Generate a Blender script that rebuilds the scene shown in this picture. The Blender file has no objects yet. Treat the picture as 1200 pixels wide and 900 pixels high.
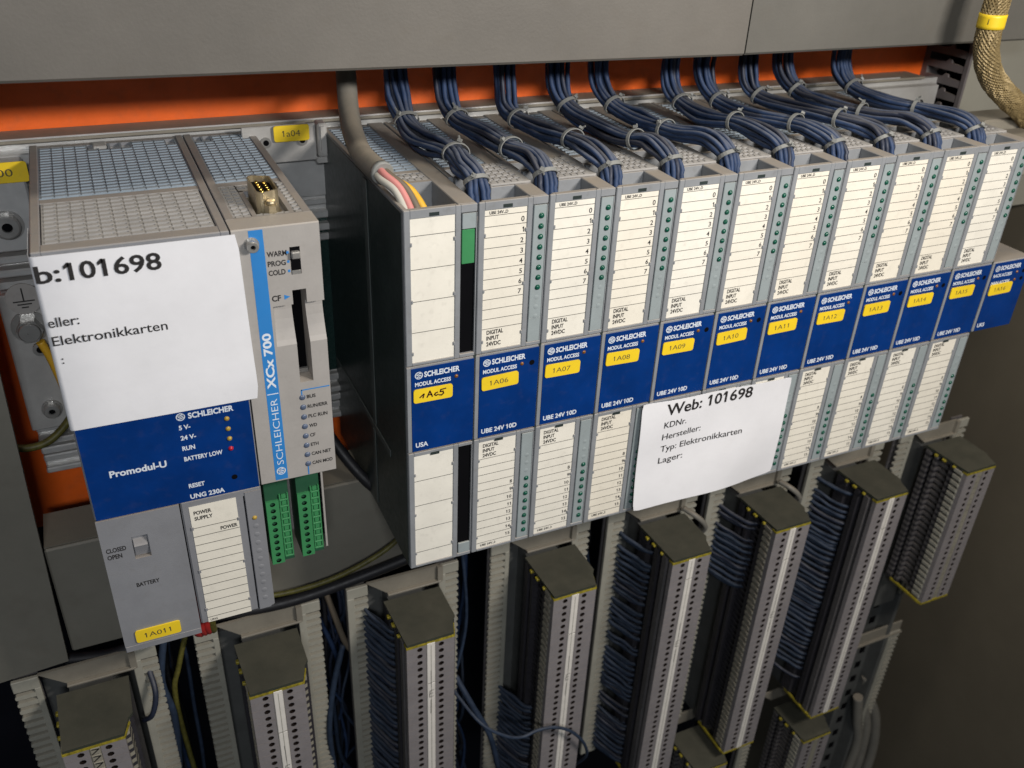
import bpy, bmesh, math, random
from mathutils import Vector, Matrix

random.seed(7)
S = 0.00135                     # metres per model unit (a module is 25 units = 34 mm wide)
scene = bpy.context.scene
COL = scene.collection

# ------------------------------------------------------------------ camera
cd = bpy.data.cameras.new('camera')
cam = bpy.data.objects.new('camera', cd)
COL.objects.link(cam)
cd.sensor_fit = 'HORIZONTAL'; cd.sensor_width = 36.0
cd.lens = 36.0 * 1070.93 / 1200.0
cd.clip_start = 0.01; cd.clip_end = 20
RIGHT = Vector((0.91037041, -0.41187169, 0.03984259))
DOWN = Vector((-0.1779576, -0.47662436, -0.86090668))
FWD = Vector((0.37357304, 0.77665367, -0.50720041))
mw = Matrix((RIGHT, -DOWN, -FWD)).transposed().to_4x4()
mw.translation = Vector((-82.685, -254.136, 96.984)) * S
cam.matrix_world = mw
scene.camera = cam
cd.dof.use_dof = True; cd.dof.focus_distance = 312*S; cd.dof.aperture_fstop = 16.0     # about a 2 mm phone aperture

# ------------------------------------------------------------------ light
w = bpy.data.worlds.new('World'); scene.world = w; w.use_nodes = True
bg = w.node_tree.nodes['Background']
bg.inputs[0].default_value = (0.75, 0.88, 1.0, 1); bg.inputs[1].default_value = 0.045

def area(name, loc, target, sx, sy, power, color):
    l = bpy.data.lights.new(name, 'AREA'); l.shape = 'RECTANGLE'
    l.size = sx * S; l.size_y = sy * S; l.energy = power; l.color = color
    o = bpy.data.objects.new(name, l); COL.objects.link(o)
    o.location = Vector(loc) * S
    o.rotation_euler = (Vector(target) - Vector(loc)).to_track_quat('-Z', 'Y').to_euler()
    return o
area('workshop_lamp', (215, -310, 160), (60, 0, -60), 120, 20, 3.1, (1.0, 0.935, 0.86))
area('ceiling_tube', (120, -62, 560), (100, 0, 0), 380, 60, 2.6, (1.0, 0.93, 0.82))
area('front_fill', (-135, -560, 250), (-60, 60, -80), 120, 50, 2.5, (0.93, 0.96, 1.0))  # added fill light from the camera side, not a real window

vs = scene.view_settings
vs.view_transform = 'Standard'; vs.look = 'None'; vs.exposure = 0.0; vs.gamma = 1.0
vs.use_curve_mapping = False

# ------------------------------------------------------------------ materials
MATS = {}
def mat(name, col, rough=0.5, metal=0.0, var=0.12, vscale=55.0, dust=0.0, bump=0.0, bscale=900.0, spec=0.5, dustcol=(0.36, 0.29, 0.21), smudge=0.0, rand=0.0):
    m = bpy.data.materials.new(name); m.use_nodes = True
    nt = m.node_tree; N = nt.nodes; L = nt.links
    b = N['Principled BSDF']
    b.inputs['Roughness'].default_value = rough
    b.inputs['Metallic'].default_value = metal
    b.inputs['Specular IOR Level'].default_value = spec
    geo = N.new('ShaderNodeNewGeometry')
    n1 = N.new('ShaderNodeTexNoise'); n1.inputs['Scale'].default_value = vscale
    n1.inputs['Detail'].default_value = 6; n1.inputs['Roughness'].default_value = 0.65
    L.new(geo.outputs['Position'], n1.inputs['Vector'])
    r = N.new('ShaderNodeMapRange')
    r.inputs['From Min'].default_value = 0.3; r.inputs['From Max'].default_value = 0.7
    r.inputs['To Min'].default_value = 1 - var; r.inputs['To Max'].default_value = 1 + var * 0.6
    L.new(n1.outputs['Fac'], r.inputs['Value'])
    mul = N.new('ShaderNodeVectorMath'); mul.operation = 'SCALE'
    mul.inputs[0].default_value = col
    L.new(r.outputs['Result'], mul.inputs['Scale'])
    out = mul.outputs['Vector']
    if rand > 0:
        oi = N.new('ShaderNodeObjectInfo'); rm = N.new('ShaderNodeMapRange')
        rm.inputs['To Max'].default_value = rand; L.new(oi.outputs['Random'], rm.inputs['Value'])
        mx = N.new('ShaderNodeMixRGB'); mx.inputs['Color2'].default_value = (col[0]*.82, col[1]*.70, col[2]*.5, 1)
        L.new(rm.outputs['Result'], mx.inputs['Fac']); L.new(out, mx.inputs['Color1'])
        out = mx.outputs['Color']
    n2 = N.new('ShaderNodeTexNoise'); n2.inputs['Scale'].default_value = vscale * 5
    n2.inputs['Detail'].default_value = 5
    L.new(geo.outputs['Position'], n2.inputs['Vector'])
    if smudge > 0:
        r3 = N.new('ShaderNodeMapRange'); r3.inputs['From Min'].default_value = 0.56; r3.inputs['From Max'].default_value = 0.72
        r3.inputs['To Max'].default_value = smudge
        L.new(n2.outputs['Fac'], r3.inputs['Value'])
        mx = N.new('ShaderNodeMixRGB'); mx.inputs['Color2'].default_value = (0.12, 0.10, 0.075, 1)
        L.new(r3.outputs['Result'], mx.inputs['Fac']); L.new(out, mx.inputs['Color1'])
        out = mx.outputs['Color']
    rr = N.new('ShaderNodeMapRange')
    rr.inputs['To Min'].default_value = max(0.02, rough - 0.1); rr.inputs['To Max'].default_value = min(1, rough + 0.14)
    L.new(n2.outputs['Fac'], rr.inputs['Value'])
    rough_out = rr.outputs['Result']
    if dust > 0:
        sx = N.new('ShaderNodeSeparateXYZ'); L.new(geo.outputs['Normal'], sx.inputs[0])
        d = N.new('ShaderNodeMapRange'); d.inputs['From Min'].default_value = 0.45; d.inputs['From Max'].default_value = 0.95
        L.new(sx.outputs['Z'], d.inputs['Value'])
        dn = N.new('ShaderNodeMapRange'); dn.inputs['From Min'].default_value = 0.25; dn.inputs['From Max'].default_value = 0.7
        dn.inputs['To Min'].default_value = 0.45; dn.inputs['To Max'].default_value = 1.0
        L.new(n1.outputs['Fac'], dn.inputs['Value'])
        mm = N.new('ShaderNodeMath'); mm.operation = 'MULTIPLY'
        L.new(d.outputs['Result'], mm.inputs[0]); L.new(dn.outputs['Result'], mm.inputs[1])
        m2 = N.new('ShaderNodeMath'); m2.operation = 'MULTIPLY'; m2.inputs[1].default_value = dust
        L.new(mm.outputs[0], m2.inputs[0])
        mx = N.new('ShaderNodeMixRGB'); mx.inputs['Color2'].default_value = (*dustcol, 1)
        L.new(m2.outputs[0], mx.inputs['Fac']); L.new(out, mx.inputs['Color1'])
        out = mx.outputs['Color']
    L.new(out, b.inputs['Base Color']); L.new(rough_out, b.inputs['Roughness'])
    if bump > 0:
        nb = N.new('ShaderNodeTexNoise'); nb.inputs['Scale'].default_value = bscale; nb.inputs['Detail'].default_value = 3
        L.new(geo.outputs['Position'], nb.inputs['Vector'])
        bp = N.new('ShaderNodeBump'); bp.inputs['Strength'].default_value = bump; bp.inputs['Distance'].default_value = 0.0004
        L.new(nb.outputs['Fac'], bp.inputs['Height']); L.new(bp.outputs['Normal'], b.inputs['Normal'])
    MATS[name] = m
    return m

mat('module_grey', (0.255, 0.268, 0.285), 0.5, var=0.14, dust=0.75, bump=0.12, bscale=1500, smudge=0.18)
mat('strip_grey', (0.30, 0.345, 0.355), 0.5, var=0.1, dust=0.4, bump=0.1, smudge=0.12)
mat('grille_shaded', (0.27, 0.33, 0.39), 0.55, var=0.15, dust=0.25, bump=0.1)  # cool shade over the rear vents put into the colour
mat('grille_lit_dusty', (0.34, 0.33, 0.32), 0.65, var=0.2, dust=0.5, bump=0.15, dustcol=(0.34, 0.315, 0.28))  # overhead lamplight on the front vents put into the colour, plus dust
mat('psu_grey', (0.235, 0.24, 0.258), 0.5, var=0.1, dust=0.6, bump=0.12, bscale=1500, smudge=0.1)
mat('cpu_light', (0.385, 0.365, 0.345), 0.5, var=0.08, dust=0.5, bump=0.08, smudge=0.1)
mat('housing_dark', (0.032, 0.044, 0.043), 0.32, var=0.25, dust=0.25)
mat('board_green', (0.018, 0.042, 0.038), 0.25, var=0.3)
mat('housing_mid', (0.085, 0.10, 0.098), 0.4, var=0.2, dust=0.2)
mat('label_cream', (0.85, 0.82, 0.735), 0.6, var=0.07, bump=0.08, smudge=0.10, rand=0.22)
mat('paper_white', (0.83, 0.83, 0.86), 0.5, var=0.06, vscale=22, bump=0.16, bscale=160, smudge=0.03)
mat('label_blue', (0.0012, 0.032, 0.18), 0.4, var=0.22, vscale=40, smudge=0.05, spec=0.22, bump=0.06, bscale=500)
mat('print_white', (0.72, 0.78, 0.85), 0.5, var=0.05)
mat('print_black', (0.018, 0.016, 0.016), 0.6, var=0.1)
mat('print_grey', (0.10, 0.085, 0.04), 0.6, var=0.2)
mat('print_lightblue', (0.03, 0.22, 0.58), 0.45, var=0.05)
mat('ink_brown', (0.06, 0.012, 0.012), 0.5)
mat('tag_yellow', (0.90, 0.64, 0.025), 0.4, var=0.08, smudge=0.08, rand=0.12)
mat('hole_brown', (0.016, 0.011, 0.009), 0.7, spec=0.1)
mat('led_green', (0.008, 0.085, 0.055), 0.15, var=0.1)
mat('led_clear', (0.25, 0.265, 0.28), 0.2, var=0.05)
mat('led_amber', (0.22, 0.09, 0.012), 0.2)
mat('led_yellow', (0.45, 0.30, 0.05), 0.2)
mat('led_red', (0.45, 0.012, 0.03), 0.2)
mat('led_bluegrey', (0.10, 0.13, 0.20), 0.25)
mat('hole_black', (0.004, 0.004, 0.005), 0.8, spec=0.05)
mat('orange_paint', (0.92, 0.15, 0.016), 0.42, var=0.16, vscale=30, bump=0.1, bscale=400, dust=0.4, smudge=0.1)
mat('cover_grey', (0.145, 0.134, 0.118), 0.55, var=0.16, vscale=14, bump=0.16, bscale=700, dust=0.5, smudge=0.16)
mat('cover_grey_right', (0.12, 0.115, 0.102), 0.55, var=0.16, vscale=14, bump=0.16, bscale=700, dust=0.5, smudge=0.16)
mat('duct_grey', (0.21, 0.198, 0.165), 0.55, var=0.16, vscale=14, bump=0.16, bscale=700, dust=0.5, smudge=0.16)
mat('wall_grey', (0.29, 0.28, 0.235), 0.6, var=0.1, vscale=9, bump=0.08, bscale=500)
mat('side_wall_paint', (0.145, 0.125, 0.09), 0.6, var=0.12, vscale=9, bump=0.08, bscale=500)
mat('duct_dark', (0.13, 0.115, 0.115), 0.55, var=0.15, dust=0.4)
mat('aluminium', (0.58, 0.58, 0.57), 0.36, metal=0.4, var=0.12, bump=0.08, dust=0.3)
mat('zinc_plate', (0.52, 0.51, 0.49), 0.42, metal=0.3, var=0.15, bump=0.06)
mat('steel', (0.45, 0.44, 0.42), 0.3, metal=0.55, var=0.25)
mat('brass', (0.60, 0.51, 0.34), 0.3, metal=0.75, var=0.2)
mat('gold_pin', (0.95, 0.66, 0.16), 0.2, metal=1.0)
mat('braid', (0.30, 0.225, 0.105), 0.55, metal=0.3, var=0.3, vscale=300)
mat('braid_core', (0.22, 0.15, 0.055), 0.6, metal=0.3)
mat('wire_blue', (0.027, 0.052, 0.122), 0.55, var=0.35, vscale=160, dust=0.65, dustcol=(0.19, 0.19, 0.195), rand=0.08, spec=0.35)
mat('wire_darkblue', (0.026, 0.034, 0.062), 0.45, var=0.3, vscale=160, dust=0.6, dustcol=(0.15, 0.145, 0.145), rand=0.2, spec=0.35)
mat('wire_slate', (0.028, 0.045, 0.082), 0.55, var=0.4, vscale=200, dust=0.5, dustcol=(0.095, 0.10, 0.115), rand=0.3, spec=0.3)
mat('wire_black', (0.012, 0.012, 0.015), 0.5)
mat('wire_grey', (0.12, 0.115, 0.125), 0.5, var=0.2, dust=0.4)
mat('cable_grey', (0.20, 0.19, 0.165), 0.55, var=0.15, vscale=80, dust=0.5, bump=0.15)
mat('wire_pink', (0.62, 0.24, 0.22), 0.5)
mat('wire_brown', (0.16, 0.13, 0.095), 0.5)
mat('wire_yellow', (0.75, 0.42, 0.03), 0.45)
mat('wire_white', (0.5, 0.48, 0.42), 0.5)
mat('wire_red', (0.42, 0.022, 0.02), 0.45)
mat('wire_greenyellow', (0.11, 0.10, 0.018), 0.5, var=0.5, vscale=400)
mat('tie_grey', (0.24, 0.245, 0.235), 0.4)
mat('plug_green', (0.05, 0.255, 0.095), 0.42, var=0.1)
mat('plug_green_dark', (0.018, 0.085, 0.042), 0.5, var=0.1)
mat('terminal_grey', (0.255, 0.235, 0.24), 0.5, var=0.1, vscale=90, dust=0.4, smudge=0.15)
mat('terminal_side', (0.30, 0.28, 0.225), 0.55, var=0.2, vscale=90, dust=0.3, smudge=0.2)
mat('terminal_dark', (0.032, 0.030, 0.036), 0.55, var=0.2)
mat('marker_white', (0.84, 0.80, 0.74), 0.45, var=0.08, vscale=150)
mat('end_plate_olive', (0.038, 0.044, 0.033), 0.6, var=0.12, bump=0.1, dust=0.15)
mat('terminal_yellow', (0.36, 0.29, 0.02), 0.55, var=0.6, vscale=500, smudge=0.6)
mat('comb_beige', (0.36, 0.35, 0.295), 0.55, var=0.12, dust=0.25, smudge=0.15)
mat('bracket_beige', (0.24, 0.22, 0.18), 0.55, var=0.15, dust=0.2)
mat('rail_dark', (0.16, 0.165, 0.16), 0.45, metal=0.4, var=0.2)
mat('void_shade', (0.008, 0.009, 0.014), 0.9, spec=0.1)  # near-black colour stands in for deep shade inside cabinet and duct
mat('terminal_mid', (0.115, 0.108, 0.11), 0.5, var=0.2, dust=0.2)

# ------------------------------------------------------------------ mesh helpers
ORG = {}
class MB:
    """collects geometry in model units; build() links it as ONE mesh object"""
    def __init__(self): self.v = []; self.f = []; self.m = []; self.sm = []
    def face(self, pts, mi=0, smooth=False):
        b = len(self.v); self.v += [tuple(p) for p in pts]
        self.f.append(tuple(range(b, b + len(pts)))); self.m.append(mi); self.sm.append(smooth)
    def poly(self, verts, faces, mi=0, smooth=False):
        b = len(self.v); self.v += [tuple(p) for p in verts]
        for f in faces:
            self.f.append(tuple(b + i for i in f)); self.m.append(mi); self.sm.append(smooth)
    def box(self, x0, x1, y0, y1, z0, z1, mi=0, c=0.0):
        if x1 < x0: x0, x1 = x1, x0
        if y1 < y0: y0, y1 = y1, y0
        if z1 < z0: z0, z1 = z1, z0
        if c <= 0:
            self.poly([(x0,y0,z0),(x1,y0,z0),(x1,y1,z0),(x0,y1,z0),(x0,y0,z1),(x1,y0,z1),(x1,y1,z1),(x0,y1,z1)],
                      [(0,3,2,1),(4,5,6,7),(0,1,5,4),(1,2,6,5),(2,3,7,6),(3,0,4,7)], mi)
            return
        c = min(c, (x1-x0)*.45, (y1-y0)*.45, (z1-z0)*.45)
        X = (x0, x1); Y = (y0, y1); Z = (z0, z1); sg = (1, -1)
        vs_ = []; idx = {}
        for i in (0,1):
            for j in (0,1):
                for k in (0,1):
                    cx, cy, cz = X[i]+sg[i]*c, Y[j]+sg[j]*c, Z[k]+sg[k]*c
                    for a, p in (('x',(X[i],cy,cz)),('y',(cx,Y[j],cz)),('z',(cx,cy,Z[k]))):
                        idx[i,j,k,a] = len(vs_); vs_.append(p)
        F = []
        for i in (0,1):
            F.append([idx[i,0,0,'x'],idx[i,1,0,'x'],idx[i,1,1,'x'],idx[i,0,1,'x']])
            F.append([idx[0,i,0,'y'],idx[1,i,0,'y'],idx[1,i,1,'y'],idx[0,i,1,'y']])
            F.append([idx[0,0,i,'z'],idx[1,0,i,'z'],idx[1,1,i,'z'],idx[0,1,i,'z']])
        for i in (0,1):
            for j in (0,1):
                F.append([idx[i,j,0,'x'],idx[i,j,1,'x'],idx[i,j,1,'y'],idx[i,j,0,'y']])
                F.append([idx[i,0,j,'x'],idx[i,1,j,'x'],idx[i,1,j,'z'],idx[i,0,j,'z']])
                F.append([idx[0,i,j,'y'],idx[1,i,j,'y'],idx[1,i,j,'z'],idx[0,i,j,'z']])
                for k in (0,1):
                    F.append([idx[i,j,k,'x'],idx[i,j,k,'y'],idx[i,j,k,'z']])
        ctr = Vector(((x0+x1)/2,(y0+y1)/2,(z0+z1)/2))
        out = []
        for f in F:
            p = [Vector(vs_[q]) for q in f]
            n = (p[1]-p[0]).cross(p[2]-p[0]); m_ = sum(p, Vector())/len(p) - ctr
            out.append(f if n.dot(m_) > 0 else f[::-1])
        self.poly(vs_, out, mi)
    def prism(self, pts, lo, hi, axis='z', mi=0, smooth=False):
        """polygon (a,b) extruded along axis; x: (y,z)  y: (x,z)  z: (x,y)"""
        def P(a, b, t):
            return {'x': (t,a,b), 'y': (a,t,b), 'z': (a,b,t)}[axis]
        n = len(pts)
        ar = sum(pts[i][0]*pts[(i+1)%n][1]-pts[(i+1)%n][0]*pts[i][1] for i in range(n))
        if ar < 0: pts = pts[::-1]
        flip = axis == 'y'
        V = [P(a,b,lo) for a,b in pts] + [P(a,b,hi) for a,b in pts]
        F = [tuple(range(n))[::-1], tuple(range(n, 2*n))] + [(i,(i+1)%n,n+(i+1)%n,n+i) for i in range(n)]
        if flip: F = [f[::-1] for f in F]
        self.poly(V, F, mi, smooth)
    def cyl(self, c, r, axis, lo, hi, n=16, mi=0, r2=None, smooth=True):
        r2 = r if r2 is None else r2
        def P(a, b, t): return {'x': (t,c[0]+a,c[1]+b), 'y': (c[0]+a,t,c[1]+b), 'z': (c[0]+a,c[1]+b,t)}[axis]
        A = [(math.cos(2*math.pi*i/n), math.sin(2*math.pi*i/n)) for i in range(n)]
        V = [P(a*r,b*r,lo) for a,b in A] + [P(a*r2,b*r2,hi) for a,b in A]
        side = [(i,(i+1)%n,n+(i+1)%n,n+i) for i in range(n)]
        caps = [tuple(range(n))[::-1], tuple(range(n,2*n))]
        if axis == 'y': side = [f[::-1] for f in side]; caps = [f[::-1] for f in caps]
        b = len(self.v); self.v += V
        for f in side: self.f.append(tuple(b+i for i in f)); self.m.append(mi); self.sm.append(smooth)
        for f in caps: self.f.append(tuple(b+i for i in f)); self.m.append(mi); self.sm.append(False)
    def dome(self, c, r, h, n=10, mi=0, rings=3):
        """a lens bulging towards -y"""
        V = []; F = []
        for k in range(rings):
            t = k/rings*math.pi/2
            for i in range(n):
                a = 2*math.pi*i/n
                V.append((c[0]+r*math.cos(t)*math.cos(a), c[1]-h*math.sin(t), c[2]+r*math.cos(t)*math.sin(a)))
        V.append((c[0], c[1]-h, c[2])); top = len(V)-1
        for k in range(rings-1):
            for i in range(n):
                F.append((k*n+i, k*n+(i+1)%n, (k+1)*n+(i+1)%n, (k+1)*n+i))
        for i in range(n): F.append(((rings-1)*n+i, (rings-1)*n+(i+1)%n, top))
        self.poly(V, F, mi, True)
    def holeplate(self, x0, x1, z0, z1, y, cx, cz, rx, rz, depth, mi=0, mw=0, mb=1, n=8):
        """front plate (facing -y) with a round recess"""
        xm, zm = cx, cz
        out = [(x1,zm),(x1,z1),(xm,z1),(x0,z1),(x0,zm),(x0,z0),(xm,z0),(x1,z0)]
        inn = [(cx+rx*math.cos(i*math.pi/4), cz+rz*math.sin(i*math.pi/4)) for i in range(8)]
        V = [(a,y,b) for a,b in out]+[(a,y,b) for a,b in inn]+[(a,y+depth,b) for a,b in inn]
        self.poly(V, [(i,8+i,8+(i+1)%8,(i+1)%8) for i in range(8)], mi)
        self.poly(V, [(8+i,16+i,16+(i+1)%8,8+(i+1)%8) for i in range(8)], mw)
        self.poly(V, [tuple(range(16,24))[::-1]], mb)
    def tube(self, path, r, n=8, mi=0, caps=True, side=None, smooth=True):
        P = [Vector(p) for p in path]; m = len(P)
        T = [(P[min(i+1,m-1)]-P[max(i-1,0)]).normalized() for i in range(m)]
        u = Vector(side) if side else Vector((1,0,0)) if abs(T[0].x) < .9 else Vector((0,0,1))
        V = []
        for i in range(m):
            u = (u - T[i]*u.dot(T[i])).normalized(); v = T[i].cross(u)
            rr = r[i] if isinstance(r,(list,tuple)) else r
            for k in range(n):
                a = 2*math.pi*k/n
                V.append(P[i]+u*math.cos(a)*rr+v*math.sin(a)*rr)
        b = len(self.v); self.v += [tuple(p) for p in V]
        for i in range(m-1):
            for k in range(n):
                self.f.append((b+i*n+k, b+i*n+(k+1)%n, b+(i+1)*n+(k+1)%n, b+(i+1)*n+k)); self.m.append(mi); self.sm.append(smooth)
        if caps:
            self.f.append(tuple(b+k for k in range(n))[::-1]); self.m.append(mi); self.sm.append(False)
            self.f.append(tuple(b+(m-1)*n+k for k in range(n))); self.m.append(mi); self.sm.append(False)
    def rrect(self, x0, x1, z0, z1, y, t, r=0.8, mi=0, seg=4):
        """thin rounded sheet facing -y between y-t and y"""
        pts = []
        for cx, cz, a0 in ((x1-r,z1-r,0),(x0+r,z1-r,90),(x0+r,z0+r,180),(x1-r,z0+r,270)):
            for k in range(seg+1):
                a = math.radians(a0+90*k/seg); pts.append((cx+r*math.cos(a), cz+r*math.sin(a)))
        self.prism(pts, y-t, y, 'y', mi)
    def mesh(self, name, mats, off=(0,0,0)):
        me = bpy.data.meshes.new(name)
        ox, oy, oz = off
        me.from_pydata([((x-ox)*S,(y-oy)*S,(z-oz)*S) for x,y,z in self.v], [], self.f)
        for mm in (mats if isinstance(mats,(list,tuple)) else [mats]): me.materials.append(MATS[mm])
        me.polygons.foreach_set('material_index', self.m)
        me.polygons.foreach_set('use_smooth', self.sm)
        me.validate(); me.update()
        return me
    def build(self, name, mats, parent=None):
        return put(name, self.mesh(name, mats, ORG.get(parent, (0,0,0)) if parent else (0,0,0)), parent)

def put(name, me, parent=None):
    o = bpy.data.objects.new(name, me); COL.objects.link(o)
    if parent is not None:
        o.parent = parent; ORG[o] = ORG.get(parent, (0,0,0))
    return o
def tag(o, label, cat, group=None):
    o['label'] = label; o['category'] = cat
    if group: o['group'] = group
    return o
def thing(name, label, cat, org=(0,0,0), group=None):
    o = bpy.data.objects.new(name, None); COL.objects.link(o)
    o.empty_display_size = 0.01
    o.location = Vector(org)*S; ORG[o] = tuple(org)
    return tag(o, label, cat, group)
def single(mb, name, mats, label, cat, org=(0,0,0), group=None):
    o = put(name, mb.mesh(name, mats, org)); o.location = Vector(org)*S
    return tag(o, label, cat, group)
def struct(mb, name, mats):
    o = put(name, mb.mesh(name, mats)); o['kind'] = 'structure'; return o

def smooth_path(pts, n=8):
    """Catmull-Rom through the points"""
    P = [Vector(p) for p in pts]; out = []
    for i in range(len(P)-1):
        a = P[max(i-1,0)]; b = P[i]; c = P[i+1]; d = P[min(i+2,len(P)-1)]
        for k in range(n):
            t = k/n
            out.append(0.5*((2*b)+(c-a)*t+(2*a-5*b+4*c-d)*t*t+(3*b-a-3*c+d)*t**3))
    out.append(P[-1]); return out

# text -> list of (x, z) triangles scaled to a cap height of 1, cached
TXT = {}
def raw_width(s, bold, shear, space):
    c = bpy.data.curves.new('lettering_source', 'FONT'); c.body = s; c.size = 1; c.offset = bold; c.shear = shear; c.space_character = space; c.resolution_u = 1
    o = bpy.data.objects.new('lettering_source', c); COL.objects.link(o)
    ev = o.evaluated_get(bpy.context.evaluated_depsgraph_get()); me = ev.to_mesh()
    xs = [v.co.x for v in me.vertices]; r = (min(xs), max(xs))
    ev.to_mesh_clear(); bpy.data.objects.remove(o); bpy.data.curves.remove(c)
    return r
def add_flags(s, V, F, bold, shear, space):
    V = list(V); F = list(F)
    a, b = raw_width('1', bold, shear, space); bw = b-a
    x00 = raw_width(s, bold, shear, space)[0]
    for i, ch in enumerate(s):
        if ch != '1': continue
        r = raw_width(s[:i+1], bold, shear, space)[1]-x00
        top = max(y for x, y in V); n = len(V)
        V += [(r-bw*.6, top), (r-bw, top), (r-bw*1.9, top-.14), (r-bw*1.9, top-.14-bw*.95), (r-bw*.6, top-.16)]
        F.append((n, n+1, n+2, n+3, n+4))
    return V, F
def glyphs(s, bold=0.0, shear=0.0, space=1.0):
    key = (s, bold, shear, space)
    if key in TXT: return TXT[key]
    c = bpy.data.curves.new('lettering_source', 'FONT'); c.body = s; c.size = 1; c.offset = bold; c.shear = shear
    c.space_character = space; c.resolution_u = 3
    o = bpy.data.objects.new('lettering_source', c); COL.objects.link(o)
    dg = bpy.context.evaluated_depsgraph_get(); ev = o.evaluated_get(dg); me = ev.to_mesh()
    V = [(v.co.x, v.co.y) for v in me.vertices]; F = [tuple(p.vertices) for p in me.polygons]
    ev.to_mesh_clear(); bpy.data.objects.remove(o); bpy.data.curves.remove(c)
    x0 = min(v[0] for v in V); x1 = max(v[0] for v in V)
    V = [(x-x0, y) for x, y in V]
    if '1' in s and len(s) > 1 or s == '1':
        V, F = add_flags(s, V, F, bold, shear, space)
    TXT[key] = (V, F, x1-x0); return TXT[key]
CAP = 0.70
def text(mb, s, x, z, cap, width=None, align='l', bold=0.02, y=-0.1, mi=0, rot=0, shear=0.0, fn=None):
    """flat lettering facing -y; (x, z) is the left end of the baseline; rot 90 reads upwards"""
    V, F, wd = glyphs(s, bold, shear)
    k = cap/CAP; kx = width/wd if width else k
    W = wd*kx; sh = {'l':0, 'c':-W/2, 'r':-W}[align]
    P = []
    for a, b in V:
        a = a*kx+sh; b = b*k
        p = (x-b, y, z+a) if rot == 90 else (x+a, y, z+b)
        P.append(fn(p) if fn else p)
    mb.poly(P, F, mi)
def stroke(mb, pts, wd, y, mi=0):
    """flat pen stroke facing -y"""
    for (x0,z0),(x1,z1) in zip(pts, pts[1:]):
        d = Vector((x1-x0, z1-z0)); L_ = d.length or 1; d /= L_; n = Vector((-d.y, d.x))*wd/2; e = d*wd*.35
        mb.face([(x0-e.x-n.x,y,z0-e.y-n.y),(x1+e.x-n.x,y,z1+e.y-n.y),(x1+e.x+n.x,y,z1+e.y+n.y),(x0-e.x+n.x,y,z0-e.y+n.y)], mi)
def emblem(mb, cx, cz, r, y, mi=0):
    """round emblem: ring with an S made of three slanted bars"""
    n = 18
    for i in range(n):
        a0 = 2*math.pi*i/n; a1 = 2*math.pi*(i+1)/n
        mb.face([(cx+r*math.cos(a0),y,cz+r*math.sin(a0)),(cx+r*math.cos(a1),y,cz+r*math.sin(a1)),
                 (cx+r*.8*math.cos(a1),y,cz+r*.8*math.sin(a1)),(cx+r*.8*math.cos(a0),y,cz+r*.8*math.sin(a0))][::-1], mi)
    w_ = r*.24
    stroke(mb, [(cx-r*.45,cz+r*.42),(cx+r*.62,cz+r*.55)], w_, y, mi)
    stroke(mb, [(cx-r*.68,cz+r*.08),(cx+r*.68,cz-r*.02)], w_, y, mi)
    stroke(mb, [(cx-r*.62,cz-r*.52),(cx+r*.45,cz-r*.42)], w_, y, mi)
    stroke(mb, [(cx-r*.45,cz+r*.42),(cx-r*.66,cz+r*.08)], w_, y, mi)
    stroke(mb, [(cx+r*.68,cz-r*.02),(cx+r*.45,cz-r*.42)], w_, y, mi)
    stroke(mb, [(cx-r*.1,cz+r*.5),(cx-r*.1,cz-r*.45)], w_*.6, y, mi)

def grille(mb, x0, x1, y0, y1, nx, ny, z=0.0, rib=0.75, slat=0.58, mi=0, depth=2.6, gap=()):
    """louvred vent in a top face: ribs run back, slats run across, dark below"""
    dx = (x1-x0)/nx; dy = (y1-y0)/ny
    for i in range(nx+1):
        mb.box(x0+i*dx-rib/2, x0+i*dx+rib/2, y0, y1, z-depth, z-0.3, mi)
    for i in range(nx):
        for j in range(ny):
            if (i, j) in gap: continue
            a = x0+i*dx+rib*.5; b = x0+(i+1)*dx-rib*.1
            ya = y0+j*dy; yb = ya+dy*slat
            mb.prism([(ya, z-1.7), (ya+0.15, z-.05), (yb-.25, z), (yb, z-.25), (yb-.3, z-1.7)], a, b, 'x', mi)

# ================================================================== the setting
mb = MB(); mb.box(-330, 334, 116, 119, -171, 150)
struct(mb, 'mounting_plate', 'orange_paint')
mb = MB(); mb.box(-1400, 1600, 205, 208, -1500, 400); struct(mb, 'cabinet_back_wall', 'void_shade')
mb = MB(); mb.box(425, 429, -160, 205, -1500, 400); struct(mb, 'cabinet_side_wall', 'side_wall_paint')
mb = MB(); mb.box(331, 424.6, 88, 90.5, -72, 160, 0, .6); mb.box(422, 424.6, 90.5, 112, -72, 160)
single(mb, 'cable_duct_cover', 'wall_grey', 'grey upright duct cover at the right edge behind the braided hose', 'duct cover', (331, 88, -72))

# ------------------------------------------------------------------ cable ducts
def duct_cover(name, x0, x1, zl, zr, y, ztop, label, th=2.2, m='cover_grey', slope=0.0):
    mb = MB()
    prof = [(y, 0), (y-.0, 1)]
    V = []
    for x, zb in ((x0, zl), (x1, zr)):
        V += [(x, y+.9, zb), (x, y, zb+.9), (x, y, ztop-.9), (x, y+.9, ztop), (x, y+14, ztop), (x, y+14, ztop-th), (x, y+th, ztop-th), (x, y+th, zb+th), (x, y+9, zb+th), (x, y+9, zb)]
    n = 10
    F = [(i, (i+1)%n, n+(i+1)%n, n+i)[::-1] for i in range(n)] + [tuple(range(n)), tuple(range(n, 2*n))[::-1]]
    mb.poly(V, F)
    return single(mb, name, m, label, 'duct cover', (x0, y, zl))
duct_cover('cable_duct_cover', -330, 150.3, 37.2, 31.4, 40, 150, 'long smooth grey cable duct cover above the power supply, left of the seam')
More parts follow.
